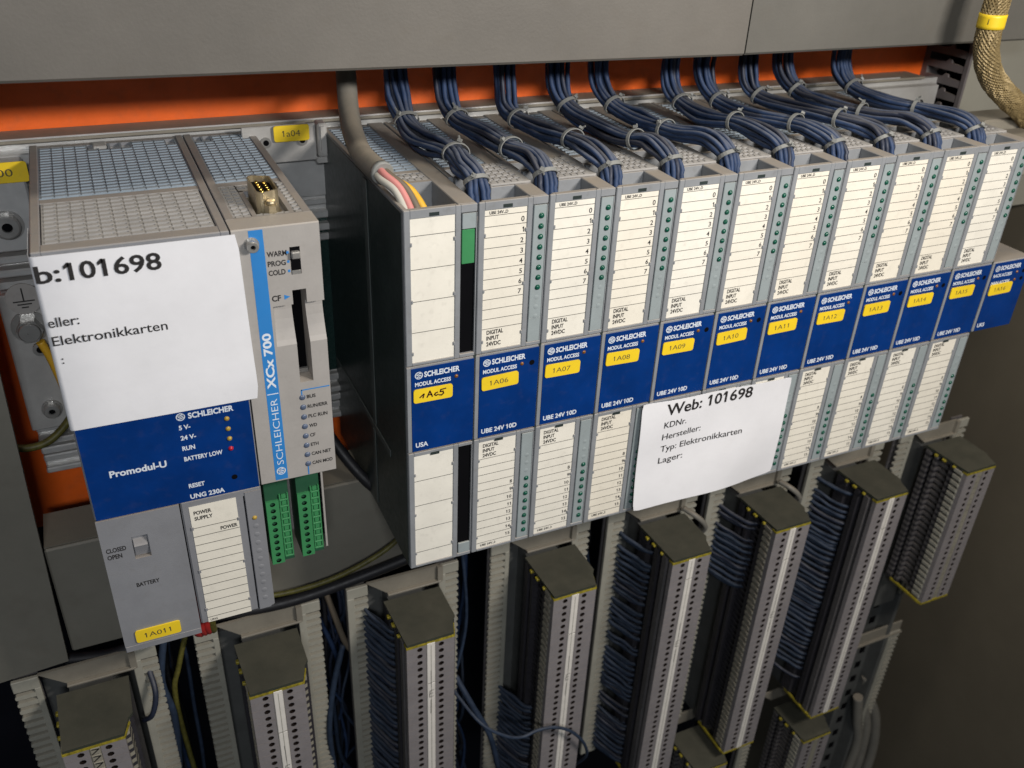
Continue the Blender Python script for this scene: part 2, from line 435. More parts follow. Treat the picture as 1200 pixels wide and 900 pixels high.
duct_cover('cable_duct_cover', 151.2, 329, 31.5, 31.4, 40.3, 150, 'shorter grey cable duct cover at top right, beside the braided hose', m='cover_grey_right')
# the lower duct behind the modules
mb = MB()
mb.box(-126.4, 24, 60, 62, -196, -142, 0, 0.7)
mb.box(-126.4, 24, 62, 84, -144, -142, 0)
single(mb, 'cable_duct_cover', 'duct_grey', 'dull grey horizontal duct cover behind and below the power supply', 'duct cover', (-126, 60, -196))
mb = MB()
mb.prism([(-330, -30), (-123.2, -30), (-128.4, -198), (-330, -214)], 57.5, 60, 'y')
mb.prism([(-330, -30), (-126, -30), (-131, -198), (-330, -214)], 60, 78, 'y')
single(mb, 'cable_duct_cover', 'duct_grey', 'grey upright duct cover at the lower left edge', 'duct cover', (-128, 58, -200))

# unseen duct walls behind the upper covers, added to block overhead light
t = thing('duct_light_stop', 'unseen duct body behind the upper covers, added to block overhead light', 'cable duct', (0, 80, 60))
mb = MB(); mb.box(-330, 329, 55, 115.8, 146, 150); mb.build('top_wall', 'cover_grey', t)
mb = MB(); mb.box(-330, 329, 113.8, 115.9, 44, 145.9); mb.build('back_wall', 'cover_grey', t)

# slotted upright duct at the right end of the rack
t = thing('slotted_cable_duct', 'dark grey slotted cable duct with finger slots at the right end of the orange plate', 'cable duct', (331, 100, -60))
mb = MB(); mb.box(329.5, 330.9, 86.4, 89.6, -60, 140, 0, .4); mb.box(329.5, 330.9, 112.5, 115.9, -60, 140); mb.box(330.9, 352, 112.5, 115.9, -60, 140)
mb.build('side_wall', 'duct_dark', t)
fm = None
for k in range(26):
    z = -52 + k*7.2
    mb = MB()
    mb.prism([(89.6, z), (112.5, z), (112.5, z+3.4), (106, z+3.4), (101.5, z+3.9), (100, z+5.4), (98.2, z+5.2), (97.6, z+3.8), (89.6, z+3.4)], 329.6, 330.8, 'x')
    mb.build('finger', 'duct_dark', t)
mb = MB(); mb.box(345, 346, 92, 112.4, -60, 140); mb.build('inner_wall', 'void_shade', t)

# ------------------------------------------------------------------ rack backplane
t = thing('mounting_rail', 'ridged aluminium mounting rail running behind all the modules', 'rail', (-122, 88, -135))
mb = MB()
mb.box(-122.5, 330, 104, 107, -135, 1.0)
for z0, z1, y in ((-36, -33, 97), (-41, -38, 96), (-46, -43, 98), (-31, -28.5, 99), (-112, -109, 97), (-117, -114.5, 95), (-122, -119, 96), (-127, -124, 98), (-132, -129.5, 97)):
    mb.box(-122.5, 326, y, 104, z0, z1, 0, .5)
mb.box(-122.5, 326, 98.5, 104, -27, -1.5, 0, .4)
mb.box(-122.5, 326, 100.5, 103.9, -133.5, -27.2)
mb.build('profile', 'aluminium', t)
mb = MB(); mb.box(-122.5, 318, 101.5, 115.6, 1.1, 2.4, 0, .3); mb.build('top_ledge', 'bracket_beige', t)
mb = MB(); mb.box(-60, 300, 99.6, 101, -108, -36); mb.build('circuit_board', 'board_green', t)
mb = MB(); mb.box(-122.5, 300, 101.2, 101.9, 2.5, 3.1); mb.build('bright_edge', 'aluminium', t)

# earth plate left of the power supply
t = thing('earth_plate', 'bare metal earthing plate with hex bolt left of the power supply', 'earth plate', (-114, 92, -108))
mb = MB(); mb.box(-123.2, -105, 92, 95.5, -108, -50, 0, .5); mb.build('plate', 'zinc_plate', t)
mb = MB(); mb.box(-123, -105, 91, 98, -33.5, -2, 0, .6); mb.build('clamp_block', 'aluminium', t)
for zz in (-36.5, -41.5, -46):
    mb = MB(); mb.box(-122.4, -105, 90.5, 97, zz-1.4, zz+1.4, 0, .7); mb.build('ridge', 'aluminium', t)
def socket_screw(cx, cz, y, r, parent, nm='screw'):
    mb = MB()
    mb.cyl((cx, cz), r*1.25, 'y', y-.8, y, 20, 0)
    n = 20
    V = []; F = []
    for rr, yy in ((r, y-.8), (r, y-3.0), (r*.86, y-3.4), (r*.42, y-3.4), (r*.38, y-2.6)):
        for i in range(n): V.append((cx+rr*math.cos(2*math.pi*i/n), yy, cz+rr*math.sin(2*math.pi*i/n)))
    for k in range(4):
        for i in range(n): F.append((k*n+i, (k+1)*n+i, (k+1)*n+(i+1)%n, k*n+(i+1)%n))
    mb.poly(V, F, 0, False)
    mb.poly(V[4*n:], [tuple(range(n))[::-1]], 1)
    return mb.build(nm, ['steel', 'hole_black'], parent)
socket_screw(-113.8, -23.5, 91, 4.2, t)
mb = MB(); cx, cz = -115, -63
mb.cyl((cx, cz), 6.2, 'y', 90.6, 92, 22, 0)
mb.cyl((cx, cz), 4.6, 'y', 86, 90.6, 6, 0, smooth=False); mb.cyl((cx, cz), 3.4, 'y', 85.2, 86, 18, 0, r2=3.9)
mb.build('hex_bolt', 'steel', t)
socket_screw(-114.5, -99, 92, 3.0, t)
mb = MB()
mb.cyl((-114.6, -51.2), 6.0, 'y', 89.7, 90.4, 24, 0)
mb.build('earth_sticker', 'cpu_light', t)
mb = MB()
stroke(mb, [(-114.6, -47), (-114.6, -52)], .5, 89.6); stroke(mb, [(-118, -52), (-111.2, -52)], .5, 89.6)
stroke(mb, [(-116.8, -53.2), (-112.4, -53.2)], .5, 89.6); stroke(mb, [(-115.6, -54.4), (-113.6, -54.4)], .5, 89.6)
mb.build('earth_symbol', 'print_black', t)
t = thing('earth_wire', 'green and yellow earth wire with ring lug behind the white sheet', 'wire', (-112, 90, -75))
mb = MB(); mb.tube(smooth_path([(-112.5, 88, -68), (-110.5, 88, -75), (-109, 88, -84), (-107, 90, -100)], 6), 1.6, 8); mb.build('wire', 'wire_yellow', t)
mb = MB(); mb.cyl((-113.2, -71.5), 2.6, 'y', 88.2, 89.4, 14); mb.cyl((-113.2, -71.5), 1.3, 'y', 88.0, 88.3, 10, 1); mb.build('lug', ['steel', 'hole_black'], t)
mb = MB(); mb.tube(smooth_path([(-140, 84, -98), (-130, 80, -106), (-119, 80, -107), (-110, 84, -102), (-104, 92, -96)], 6), 1.5, 8)
single(mb, 'earth_wire', 'wire_greenyellow', 'dull green yellow wire crossing the orange plate at left', 'wire', (-120, 82, -106))

def yellow_tag(name, label, x0, x1, z0, z1, y, s, cap, wd, parent=None, m='print_grey'):
    t = thing(name, label, 'tag', ((x0+x1)/2, y, z0), 'yellow equipment tags')
    mb = MB(); mb.rrect(x0, x1, z0, z1, y, .5, .9); mb.build('plate', 'tag_yellow', t)
    mb = MB(); text(mb, s, (x0+x1)/2, (z0+z1)/2-cap/2, cap, wd, 'c', .0, y-.54); mb.build('lettering', m, t)
    return t
yellow_tag('equipment_tag', 'yellow tag cut off by the left edge beside the power supply', -122, -103.6, -8.5, -1.5, 90.4, '1a00', 2.6, 9)

# metal tag bracket between controller and input rack
t = thing('tag_bracket', 'bright metal bracket with two bolt holes behind the yellow tag 1a04', 'bracket', (-14, 94, -11))
mb = MB(); mb.box(-31, -3.4, 94, 95.2, -11, 3.2, 0, .3); mb.build('plate', 'zinc_plate', t)
mb = MB(); mb.box(-3.2, .6, 91.5, 98, -9.5, 3.4, 0, .6); mb.box(-2.2, -.6, 90.6, 91.6, -8, 2.6); mb.box(-4, .4, 92, 97, -12, -9.6, 0, .3); mb.build('clip', 'zinc_plate', t)
for cx in (-22.5, -8.8):
    mb = MB(); mb.cyl((cx, -2.8), 2.0, 'y', 93.2, 94, 14); mb.cyl((cx, -2.8), 1.1, 'y', 93.1, 93.3, 10, 1); mb.build('bolt', ['steel', 'hole_black'], t)
yellow_tag('equipment_tag', 'yellow tag reading 1a04 on the metal bracket', -19.5, -6.2, -2.6, 3.4, 92.9, '1a04', 2.3, 6.4)

# ================================================================== power supply
X0, X1, XM = -102.3, -51.3, -77.2
t = thing('power_supply', 'wide grey power supply with blue band and battery door, leftmost of the rack', 'power supply', (-77, 50, -145))
mb = MB()
mb.box(X0, X1, 0.2, 103, -89.6, -2.4, 0, .4)
mb.box(X0, X0+2.6, .2, 103, -2.6, 0, 0, .3); mb.box(X1-2.6, X1, .2, 103, -2.6, 0, 0, .3)
mb.box(X0+2.4, X1-2.4, .2, 5.5, -2.6, -.02, 0, .3); mb.box(X0+2.4, X1-2.4, 40.5, 44.5, -2.6, -.5, 0, .3)
mb.box(X0+2.4, X1-2.4, 100, 103, -2.6, -.4)
mb.box(XM+.2, X1, .4, 103, -143.4, -89.7, 0, .5)
mb.box(X0+.3, XM-.3, 2.5, 103, -143.0, -89.9, 0)
mb.build('housing', 'psu_grey', t)
mb = MB(); mb.box(X0+2.4, X1-2.4, 5.4, 100.2, -3.4, -2.45); mb.build('vent_floor', 'housing_dark', t)
mb = MB()
grille(mb, X0+3, X1-3, 45, 100, 12, 18, -.1, gap={(i, j) for i in (4, 5, 6, 7) for j in (16, 17)} | {(11, 17), (11, 16)})
mb.build('rear_grille', 'grille_shaded', t)
mb = MB(); grille(mb, X0+3.4, X1-3.4, 6.5, 40, 12, 10, -.05); mb.build('front_grille', 'grille_lit_dusty', t)
mb = MB(); mb.box(-82, -77.5, 95, 101.5, -1.2, .2, 0, .3); mb.build('latch', 'zinc_plate', t)
# battery door
d = None
mb = MB()
sx0, sx1, sz0, sz1 = -93.2, -88.2, -107.3, -98.3
for a, b, c_, e in ((X0, sx0, -146.4, -89.8), (sx1, XM-.2, -146.4, -89.8), (sx0, sx1, sz1, -89.8), (sx0, sx1, -146.4, sz0)):
    mb.box(a, b, -.5, 2.2, c_, e)
mb.box(X0+.1, XM-.3, -.72, -.5, -146.3, -143.9, 0, .1)
d = mb.build('battery_door', 'psu_grey', t)
mb = MB(); mb.box(sx0, sx1, 1.4, 2.0, sz0, sz1); mb.prism([(-.2, -103.2), (-.45, -102.4), (1.4, -100.4), (1.4, -107.0), (.9, -107)], sx0+.4, sx1-.5, 'x'); mb.build('door_latch', 'psu_grey', d)
mb = MB()
text(mb, 'CLOSED', -101.2, -102.6, 1.7, 6.0, y=-.55, bold=.03); text(mb, 'OPEN', -101.2, -105.3, 1.7, 4.4, y=-.55, bold=.03)
text(mb, 'BATTERY', -94.6, -118.9, 1.6, 7.2, y=-.55, bold=.03)
mb.build('lettering', 'print_black', d)
# blue band
mb = MB(); mb.box(X0+.5, X1-.4, .02, .25, -89.5, -55.0); bl = mb.build('blue_band', 'label_blue', t)
mb = MB(); yb = -.03
emblem(mb, -72.4, -57.6, 1.35, yb); text(mb, 'SCHLEICHER', -70.2, -58.6, 1.9, 13.6, y=yb, bold=.035)
for s, z, wd in (('5 V-', -62.2, 3.4), ('24 V-', -66.0, 4.6), ('RUN', -69.9, 3.8), ('BATTERY LOW', -73.9, 11.7), ('RESET', -84.4, 4.9)):
    text(mb, s, -73.4, z, 1.55, wd, y=yb, bold=.03)
text(mb, 'Promodul-U', -95.3, -74.5, 2.3, 16.6, y=yb, bold=.03)
text(mb, 'UNG 230A', -73.5, -88.7, 1.7, 10.8, y=yb, bold=.03)
mb.build('lettering', 'print_white', bl)
for z, mm in ((-61.2, 'led_yellow'), (-65.0, 'led_yellow'), (-68.7, 'led_yellow'), (-72.5, 'led_red')):
    mb = MB(); mb.dome((-59.0, .03, z), .85, .7); mb.build('indicator_lamp', mm, t)
mb = MB(); mb.cyl((-59.1, -83.7), .95, 'y', -.06, .05, 14); mb.build('reset_hole', 'hole_black', t)
# power label and lamp strip
mb = MB(); mb.box(-74.6, -59.7, .22, .5, -143.1, -92.2); pl = mb.build('power_label', 'label_cream', t)
mb = MB(); y_ = .17
for k in range(12): mb.box(-74.6, -59.7, y_, .22, -101.0-3.62*k-.09, -101.0-3.62*k+.09)
text(mb, 'POWER', -73.4, -95.6, 1.45, 5.6, y=y_, bold=.03); text(mb, 'SUPPLY', -73.4, -97.9, 1.45, 5.8, y=y_, bold=.03)
text(mb, 'POWER', -60.3, -103.9, 1.4, 5.5, 'r', y=y_, bold=.03); text(mb, 'UNG', -73.8, -142.6, .9, 2.4, y=y_)
mb.build('lettering', 'print_black', pl)
mb = MB(); mb.box(-57.3, -56.9, .3, .45, -142.8, -92.4); mb.build('groove', 'hole_black', t)
mb = MB(); mb.prism([(-56.7, -91), (-51.5, -91), (-51.5, -141.8), (-53, -143.2), (-56.7, -143.2)], .05, .42, 'y'); mb.build('lamp_strip', 'psu_grey', t)
mb = MB(); mb.dome((-54.5, .05, -102.0), .85, .6); mb.build('indicator_lamp', 'led_yellow', t)
for k in range(1, 11):
    mb = MB(); mb.dome((-54.4, .05, -102.0-3.62*k), 1.0, .13); mb.build('blank_lamp', 'psu_grey', t)
for z in (-101, -119.5, -137): 
    for x in (-74.6, -59.7):
        mb = MB(); mb.box(x-.45, x+.45, -.05, .3, z-.7, z+.7, 0, .25); mb.build('label_clip', 'psu_grey', t)
t2 = yellow_tag('equipment_tag', 'yellow tag reading 1A011 on the battery door', -98.4, -83.8, -142.9, -137.6, -.55, '1A011', 2.1, 8.2)

# ================================================================== controller (CPU)
CX0, CX1 = -50.9, -25.7
t = thing('controller', 'light grey controller with blue stripe and memory card slot, right of the power supply', 'controller', (-38, 50, -89))
def cpu_prof(z1, z0):
    P = [(0, 0), (0, -25.4), (3.2, -25.6), (3.1, -28), (2.5, -31.5), (1.5, -35), (.6, -37.6), (0, -39), (0, -89.4)]
    return P
mb = MB()
fr = [(0, -.4), (.4, 0)]
full = [(.0, -.35), (0, -25.4), (3.2, -25.6), (3.1, -28), (2.6, -31), (1.8, -34), (.7, -37.4), (0, -39), (0, -89.1), (.4, -89.5), (9, -89.5), (9, 0), (.35, 0)]
mb.prism(full, -41.3, -35.2, 'x'); mb.prism(full, -31.0, CX1, 'x')
flat = [(.0, -.35), (0, -89.1), (.4, -89.5), (9, -89.5), (9, 0), (.35, 0)]
mb.prism(flat, CX0, -41.3, 'x')
mb.prism([(0, -.35), (0, -20.8), (9, -20.8), (9, 0), (.35, 0)], -35.2, -31.0, 'x')
mb.prism([(0, -53), (0, -89.1), (.4, -89.5), (9, -89.5), (9, -53)], -35.2, -31.0, 'x')
fp = mb.build('front_panel', 'cpu_light', t)
mb = MB(); mb.box(-35.2, -31.0, 8.4, 8.9, -53, -20.8); mb.box(-34.6, -31.2, 6, 7, -52.8, -51.4, 1); mb.build('card_slot', ['hole_black', 'steel'], t)
mb = MB()
mb.box(CX0, CX1, 9.05, 103, -89.5, -2.6); mb.box(CX0, CX0+2.6, 9, 103, -2.7, -.0, 0, .2); mb.box(CX1-2.6, CX1, 9, 103, -2.7, 0, 0, .2)
mb.box(CX0+2.5, CX1-2.5, 40.5, 44.5, -2.6, -.5, 0, .2); mb.box(CX0+2.5, CX1-2.5, 100, 103, -2.6, -.4); mb.box(CX0+2.5, CX1-2.5, 9, 9.8, -2.6, 0)
mb.box(-43, -41.6, 9.7, 33.5, -2.6, -.03); mb.box(-32, -30.6, 9.7, 33.5, -2.6, -.03); mb.box(-43, -30.6, 32.6, 33.9, -2.6, -.03)
mb.build('housing', 'psu_grey', t)
mb = MB(); mb.box(CX0+2.4, CX1-2.4, 9.6, 100.2, -3.4, -2.65); mb.build('vent_floor', 'housing_dark', t)
mb = MB(); grille(mb, CX0+2.8, CX1-2.8, 45, 100, 6, 18, -.1, gap={(0, 16), (0, 17), (1, 17), (1, 16)}); mb.build('rear_grille', 'grille_shaded', t)
mb = MB()
grille(mb, CX0+3, -43.2, 10, 40, 2, 10, -.05, rib=.7); grille(mb, -30.4, CX1-2.4, 10, 40, 1, 10, -.05, rib=.7); grille(mb, -43, -30.6, 34, 40, 4, 2, -.05, rib=.7)
grille(mb, -43, -30.6, 9.9, 12.4, 4, 1, -.05, rib=.7)
mb.build('front_grille', 'grille_lit_dusty', t)
# stripe and lettering
mb = MB(); mb.box(-46.2, -42.1, -.06, .02, -88.6, -.6); st = mb.build('blue_stripe', 'print_lightblue', t)
mb = MB()
text(mb, 'XCx 700', -43.0, -53.4, 2.5, 19.6, rot=90, y=-.1, bold=.03)
text(mb, 'SCHLEICHER', -43.0, -82.6, 2.2, 25.4, rot=90, y=-.1, bold=-.008)
mb.box(-45.9, -42.4, -.1, -.07, -55.5, -55.2); emblem(mb, -44.1, -85.2, 1.5, -.1)
mb.build('lettering', 'print_white', st)
mb = MB()
for s, z, wd in (('WARM', -9.3, 5.8), ('PROG', -12.3, 5.3), ('COLD', -15.2, 5.0)): text(mb, s, -41.6, z, 1.6, wd, y=-.05, bold=.03)
text(mb, 'CF', -41.4, -23.6, 1.8, 2.7, y=-.05, bold=.03)
for k, s in enumerate(('BUS', 'RUN/ERR', 'PLC RUN', 'WD', 'CF', 'ETH', 'CAN NET', 'CAN MOD')):
    text(mb, s, -33.6, -59.2-3.72*k, 1.25, {'BUS': 2.9, 'RUN/ERR': 6.6, 'PLC RUN': 6.3, 'WD': 2.6, 'CF': 1.8, 'ETH': 2.6, 'CAN NET': 6.6, 'CAN MOD': 6.9}[s], y=-.05, bold=.03)
mb.build('lettering', 'print_black', fp)
mb = MB()
for z in (-8.5, -11.4, -14.4): mb.box(-35.9, -35.2, -.07, -.03, z-.4, z+.4)
mb.face([(-37.7, -.06, -23.5), (-35.9, -.06, -22.7), (-37.7, -.06, -21.9)])
mb.box(-35.2, -26.0, -.07, -.03, -56.1, -55.7); mb.box(-35.3, -34.9, -.07, -.03, -58, -55.7); mb.box(-35.3, -34.9, -.07, -.03, -88.9, -85)
mb.build('blue_marking', 'print_lightblue', fp)
for k in range(8):
    mb = MB(); mb.dome((-35.0, -.0, -58.6-3.72*k), 1.05, .5); mb.build('indicator_lamp', 'led_bluegrey', t)
socket_screw(-45.6, -4.8, .6, 1.75, t)
mb = MB(); mb.box(-34.9, -31.9, -.05, -.02, -15.7, -7.0, 1); mb.box(-34.7, -32.1, -1.6, .3, -10.4, -8.2, 0, .3); mb.box(-34.8, -32.1, -.3, .2, -15.6, -14.4, 0, .1)
mb.build('mode_switch', ['steel', 'hole_black'], t)
# D-sub socket on top
ds = thing('serial_connector', 'brass serial connector standing up from the controller top', 'connector', (-36.5, 20, -3))
mb = MB()
def dsub(hw, hl, z):
    P = []
    for a, b in ((-hw, -hl), (hw, -hl*.86), (hw, hl*.86), (-hw, hl)): P.append((a, b))
    return P
cx, cy = -37.2, 22
def ring(P, z): return [(cx+a, cy+b, z) for a, b in P]
def rr_poly(hw, hl0, hl1, r, n=4):
    pts = []
    cs = [(hw-r, hl1-r, 0), (-hw+r, hl0-r, 90), (-hw+r, -hl0+r, 180), (hw-r, -hl1+r, 270)]
    for a, b, a0 in cs:
        for k in range(n+1):
            q = math.radians(a0+90*k/n); pts.append((a+r*math.cos(q), b+r*math.sin(q)))
    return pts
O = rr_poly(3.5, 8.6, 7.4, 2.0); I = rr_poly(3.0, 8.1, 6.9, 1.7); n = len(O)
V = ring(O, -3)+ring(O, 5.6)+ring(I, 5.6)+ring(I, 3.6)
F = []
for k in range(3):
    for i in range(n): F.append((k*n+i, k*n+(i+1)%n, (k+1)*n+(i+1)%n, (k+1)*n+i))
mb.poly(V, F, 0, False); mb.build('shell', 'brass', ds)
mb = MB(); mb.prism([(cx+a, cy+b) for a, b in I], 3.2, 3.7, 'z'); mb.build('insert', 'hole_black', ds)
for r_, c_ in ((-1.0, 5), (1.1, 4)):
    for k in range(c_):
        mb = MB(); mb.cyl((cx+r_, cy+(k-(c_-1)/2)*2.3), .45, 'z', 3.6, 5.0, 8); mb.build('pin', 'gold_pin', ds)
mb = MB(); mb.box(cx-4, cx+4.4, cy-11.4, cy+10.4, -2.6, -1.9, 0, .2); mb.build('flange', 'brass', ds)
for dy in (-9.8, 9.6):
    mb = MB(); mb.cyl((cx+.4, cy+dy), 2.0, 'z', -1.9, 2.2, 6, smooth=False); mb.cyl((cx+.4, cy+dy), 1.5, 'z', 2.2, 3.4, 12, r2=1.2); mb.build('standoff', 'brass', ds)

# green terminal plugs under the controller
def plug(x0, w_, z0, z1, n, label, y=12):
    t = thing('terminal_plug', label, 'plug', (x0+w_/2, y, z1), 'green plugs under the controller')
    mb = MB(); dz = (z0-z1)/n; hx = x0+w_*.55
    mb.prism([(x0, y+14), (x0+w_, y+14), (x0+w_, y+1.2), (hx+.2, y+1.2), (hx-.1, y+.9), (x0, y+.9)], z1, z0+7.5, 'z')
    mb.box(x0, hx+.2, y+.9, y+14, z0+7.5, z0+9.3, 0, .3)
    mb.build('body', 'plug_green_dark', t)
    for k in range(n):
        b = MB(); zb = z1+k*dz
        b.holeplate(x0, hx, zb, zb+dz, y, x0+w_*.28, zb+dz/2, 1.0, .95, 2.4, 0, 1, 1)
        b.face([(x0, y, zb), (x0, y, zb+dz), (x0, y+.9, zb+dz), (x0, y+.9, zb)])
        if k == n-1: b.face([(x0, y, zb+dz), (hx, y, zb+dz), (hx, y+.9, zb+dz), (x0, y+.9, zb+dz)])
        if k == 0: b.face([(x0, y, zb), (x0, y+.9, zb), (hx, y+.9, zb), (hx, y, zb)])
        b.build('screw_hole', ['plug_green', 'hole_black'], t)
    for k in range(n):
        b = MB(); zb = z1+k*dz+dz*.15+1.5
        a0, a1 = hx+.25, x0+w_-.2
        b.box(a0, a1, y+.2, y+1.1, zb, zb+.75, 0, .15); b.box(a0, a0+.55, y+.2, y+1.1, zb+.75, zb+dz); b.box(a1-.5, a1, y+.2, y+1.1, zb+.75, zb+dz)
        b.box(a0+.9, a1-.7, y+.6, y+1.1, zb+1.0, zb+dz-.3)
        b.build('wire_clamp', 'plug_green', t)
plug(-48.9, 8.3, -106.2, -134.8, 10, 'green screw terminal plug under the controller, the left of the pair')
plug(-37.7, 8.2, -105.6, -134.4, 10, 'green screw terminal plug under the controller, the right of the pair')
t = thing('plug_socket_board', 'grey slotted socket frame behind the two green plugs', 'socket', (-38, 28, -134))
mb = MB(); mb.box(-50, -26.6, 26.2, 40, -132.5, -89.6, 0, .3); mb.box(-28.6, -27.9, 13, 26.1, -133, -90)
mb.build('frame', 'cpu_light', t)
for k in range(11):
    mb = MB(); mb.box(-29.2, -28.7, 13.6, 20, -96.2-3.1*k, -94.2-3.1*k); mb.build('slot', 'hole_black', t)
t = thing('red_wires', 'short bunch of red wires coming out under the power supply', 'wires', (-70, 20, -160))
for k in range(4):
    mb = MB(); mb.tube(smooth_path([(-80+k*2.6, 10+k*.6, -138), (-79.5+k*2.3, 9.5+k*.6, -148), (-79+k*1.9, 11+k*.5, -156), (-77+k*1.4, 20, -166), (-76+k, 40, -180)], 6), 1.5, 8); mb.build('wire', 'wire_red' if k < 3 else 'wire_greenyellow', t)

# ================================================================== input modules
GP = 'digital input modules in the rack'
MESH = {}
def cached(key, fn):
    if key not in MESH: MESH[key] = fn()
    return MESH[key]

def m_housing(kind):
    mb = MB(); L, R_ = .25, 24.75
    fl = -5.6 if kind == 'ube' else -9
    # lower mass, sides and top frame
    mb.box(L, R_, 1.0, 100, -143.2, -16)
    mb.box(L, 2.0, .9 if kind != 'ube' else 27, 100, -16, 0, 0, .25); mb.box(18.5, R_, 25 if kind == 'ube' else .9, 100, -16, 0, 0, .25)
    if kind == 'ube':
        mb.box(18.5, R_, .9, 13, -16, 0, 0, .25); mb.box(18.5, R_, 13, 25, -16, -.02)
        mb.box(9.8, 18.5, 13, 25, -16, -.04, 0, .2)       # tongue over the wire slot
        mb.box(L, 2.0, .9, 27, -16, -7)
        mb.box(2, 18.5, 2.8, 13, -16, fl-2.0)
        mb.box(10.0, 18.5, 4.5, 12.9, fl-2, fl, 0, .2)
    else:
        mb.box(2, 18.5, 2.8, 25, -16, fl)
    mb.box(2, 18.5, 25, 27, -16, -.05); mb.box(2, 18.5, 97.5, 100, -16, -.5); mb.box(2, 18.5, 27, 97.5, -16, -3.2)
    mb.box(2, 18.5, 36, 39, -3.2, -.4, 0, .2)
    # front frames: upper and lower opening for the label
    for za, zb, lt, lb in ((-54.5, 0, -2.9, -53.4), (-143.3, -90.0, -91.6, -142.1)):
        mb.box(L, 2.4, 0, 1.0, za, zb, 0, .25); mb.box(17.3, 19.2, 0, 1.0, za, zb, 0, .2)
        mb.box(2.3, 17.4, 0, 1.0, lt, zb, 0, .2); mb.box(2.3, 17.4, 0, 1.0, za, lb, 0, .2)
        mb.box(19.1, R_, 0, 1.0, lt+.2, zb, 0, .2); mb.box(19.1, R_, 0, 1.0, za, lb+.3, 0, .2)
        mb.box(24.45, R_, .1, 1.0, lb, lt)
    mb.box(1.8, 18.6, .9, 2.9, -16, -.3, 0, .3)          # front wall behind the label frame
    mb.box(L, R_, .28, 1.0, -89.6, -54.9, 0, .2)
    mb.box(L, 1.7, 0, .4, -89.4, -55.1, 0, .12)
    return mb.mesh('housing', 'module_grey')
def m_notch():
    mb = MB(); mb.box(8.6, 11.9, -.05, .02, -1.2, 0); return mb.mesh('latch_slot', 'housing_dark')
def m_gapmark():
    mb = MB(); mb.box(24.5, 25.5, .2, .6, -.7, .7); return mb.mesh('joint_notch', 'housing_dark')
def m_clip():
    mb = MB(); mb.box(-.45, .45, -.12, .5, -.75, .75, 0, .3); return mb.mesh('label_clip', 'module_grey')
def small_parts(t):
    for z in (-1.3, -91.0): put_at('latch_slot', 'notch', m_notch, t, (0, 0, z))
    for z in (-54.9, -89.6): put_at('joint_notch', 'gapmark', m_gapmark, t, (0, 0, z))
    for x, zs in ((2.5, (-11.3, -31, -50, -99.8, -118, -136.5)), (17.2, (-10.9, -30, -48.5, -98, -116, -135))):
        for z in zs: put_at('label_clip', 'clip', m_clip, t, (x, 0, z))
def m_label(z0, z1):
    mb = MB(); mb.box(2.35, 17.35, .35, .7, z0, z1); return mb.mesh('label', 'label_cream')
def m_print_up():
    mb = MB(); y = .3
    mb.box(2.4, 17.3, y, .35, -4.85, -4.68)
    for k in range(11): mb.box(2.4, 17.3, y, .35, -8.5-3.67*k-.085, -8.5-3.67*k+.085)
    text(mb, 'UBE 24V..D', 4.0, -4.3, 1.0, 6.6, y=y, bold=.03)
    for k in range(8): text(mb, str(k), 16.5, -7.8-3.67*k, 1.75, None, 'r', y=y, bold=.015)
    for k, s in enumerate(('DIGITAL', 'INPUT', '24VDC')): text(mb, s, 4.2, -47.4-2.25*k, 1.55, (6.2, 4.7, 5.4)[k], y=y, bold=.03)
    return mb.mesh('lettering', 'print_black')
def m_print_low():
    mb = MB(); y = .3
    for k in range(12): mb.box(2.4, 17.3, y, .35, -99.3-3.66*k-.085, -99.3-3.66*k+.085)
    for k, s in enumerate(('DIGITAL', 'INPUT', '24VDC')): text(mb, s, 4.0, -94.2-2.15*k, 1.5, (6.3, 4.7, 5.4)[k], y=y, bold=.03)
    for k in range(8): text(mb, str(k+8), 16.6, -113.2-3.63*k, 1.45, None, 'r', y=y, bold=.02)
    text(mb, 'UBE 24V..2', 4.0, -141.3, 1.0, 6.6, y=y, bold=.03)
    return mb.mesh('lettering', 'print_black')
def m_strip(lo):
    mb = MB()
    if not lo:
        mb.box(19.75, 24.4, .12, .9, -43.9, -3.0, 0, .15); mb.box(19.75, 24.4, .16, .9, -53.1, -43.8, 0, .12)
    else: mb.box(19.75, 24.4, .12, .9, -141.8, -91.8, 0, .15)
    return mb.mesh('lamp_strip', 'strip_grey')
def m_blue():
    mb = MB(); mb.box(1.75, 24.7, -.05, .27, -89.3, -55.6, 0, .08); return mb.mesh('blue_label', 'label_blue')
def m_blueprint(foot, two=False):
    mb = MB(); y = -.1
    emblem(mb, 4.5, -58.4, 1.45, y); text(mb, 'SCHLEICHER', 6.4, -59.3, 2.0, 12.9, y=y, bold=.035)
    text(mb, 'MODUL ACCESS' if not two else 'RACK ACCESS', 3.1, -62.6, 1.5, 13.0 if not two else 11.6, y=y, bold=.03)
    if two: text(mb, 'MAIN ACCESS', 3.1, -66.3, 1.5, 11.6, y=y, bold=.03)
    text(mb, foot, 3.0, -87.6, 1.85, {'UBE 24V 10D': 14.1, 'USA': 4.6, 'UKS': 4.6}[foot], y=y, bold=.03)
    return mb.mesh('lettering', 'print_white')
def m_led():
    mb = MB(); mb.dome((0, 0, 0), 1.02, .75, 10); return mb.mesh('indicator_lamp', 'led_green')
def m_blank():
    mb = MB(); mb.dome((0, 0, 0), .9, .1, 10, rings=2); return mb.mesh('blank_lamp', 'strip_grey')
def m_amber():
    mb = MB(); mb.dome((18.1, -.05, -61.3), .72, .45, 10); return mb.mesh('access_lamp', 'led_amber')
def m_bluehole():
    mb = MB(); mb.cyl((22.0, -61.5), 1.05, 'y', -.09, -.02, 14); return mb.mesh('access_hole', 'hole_black')
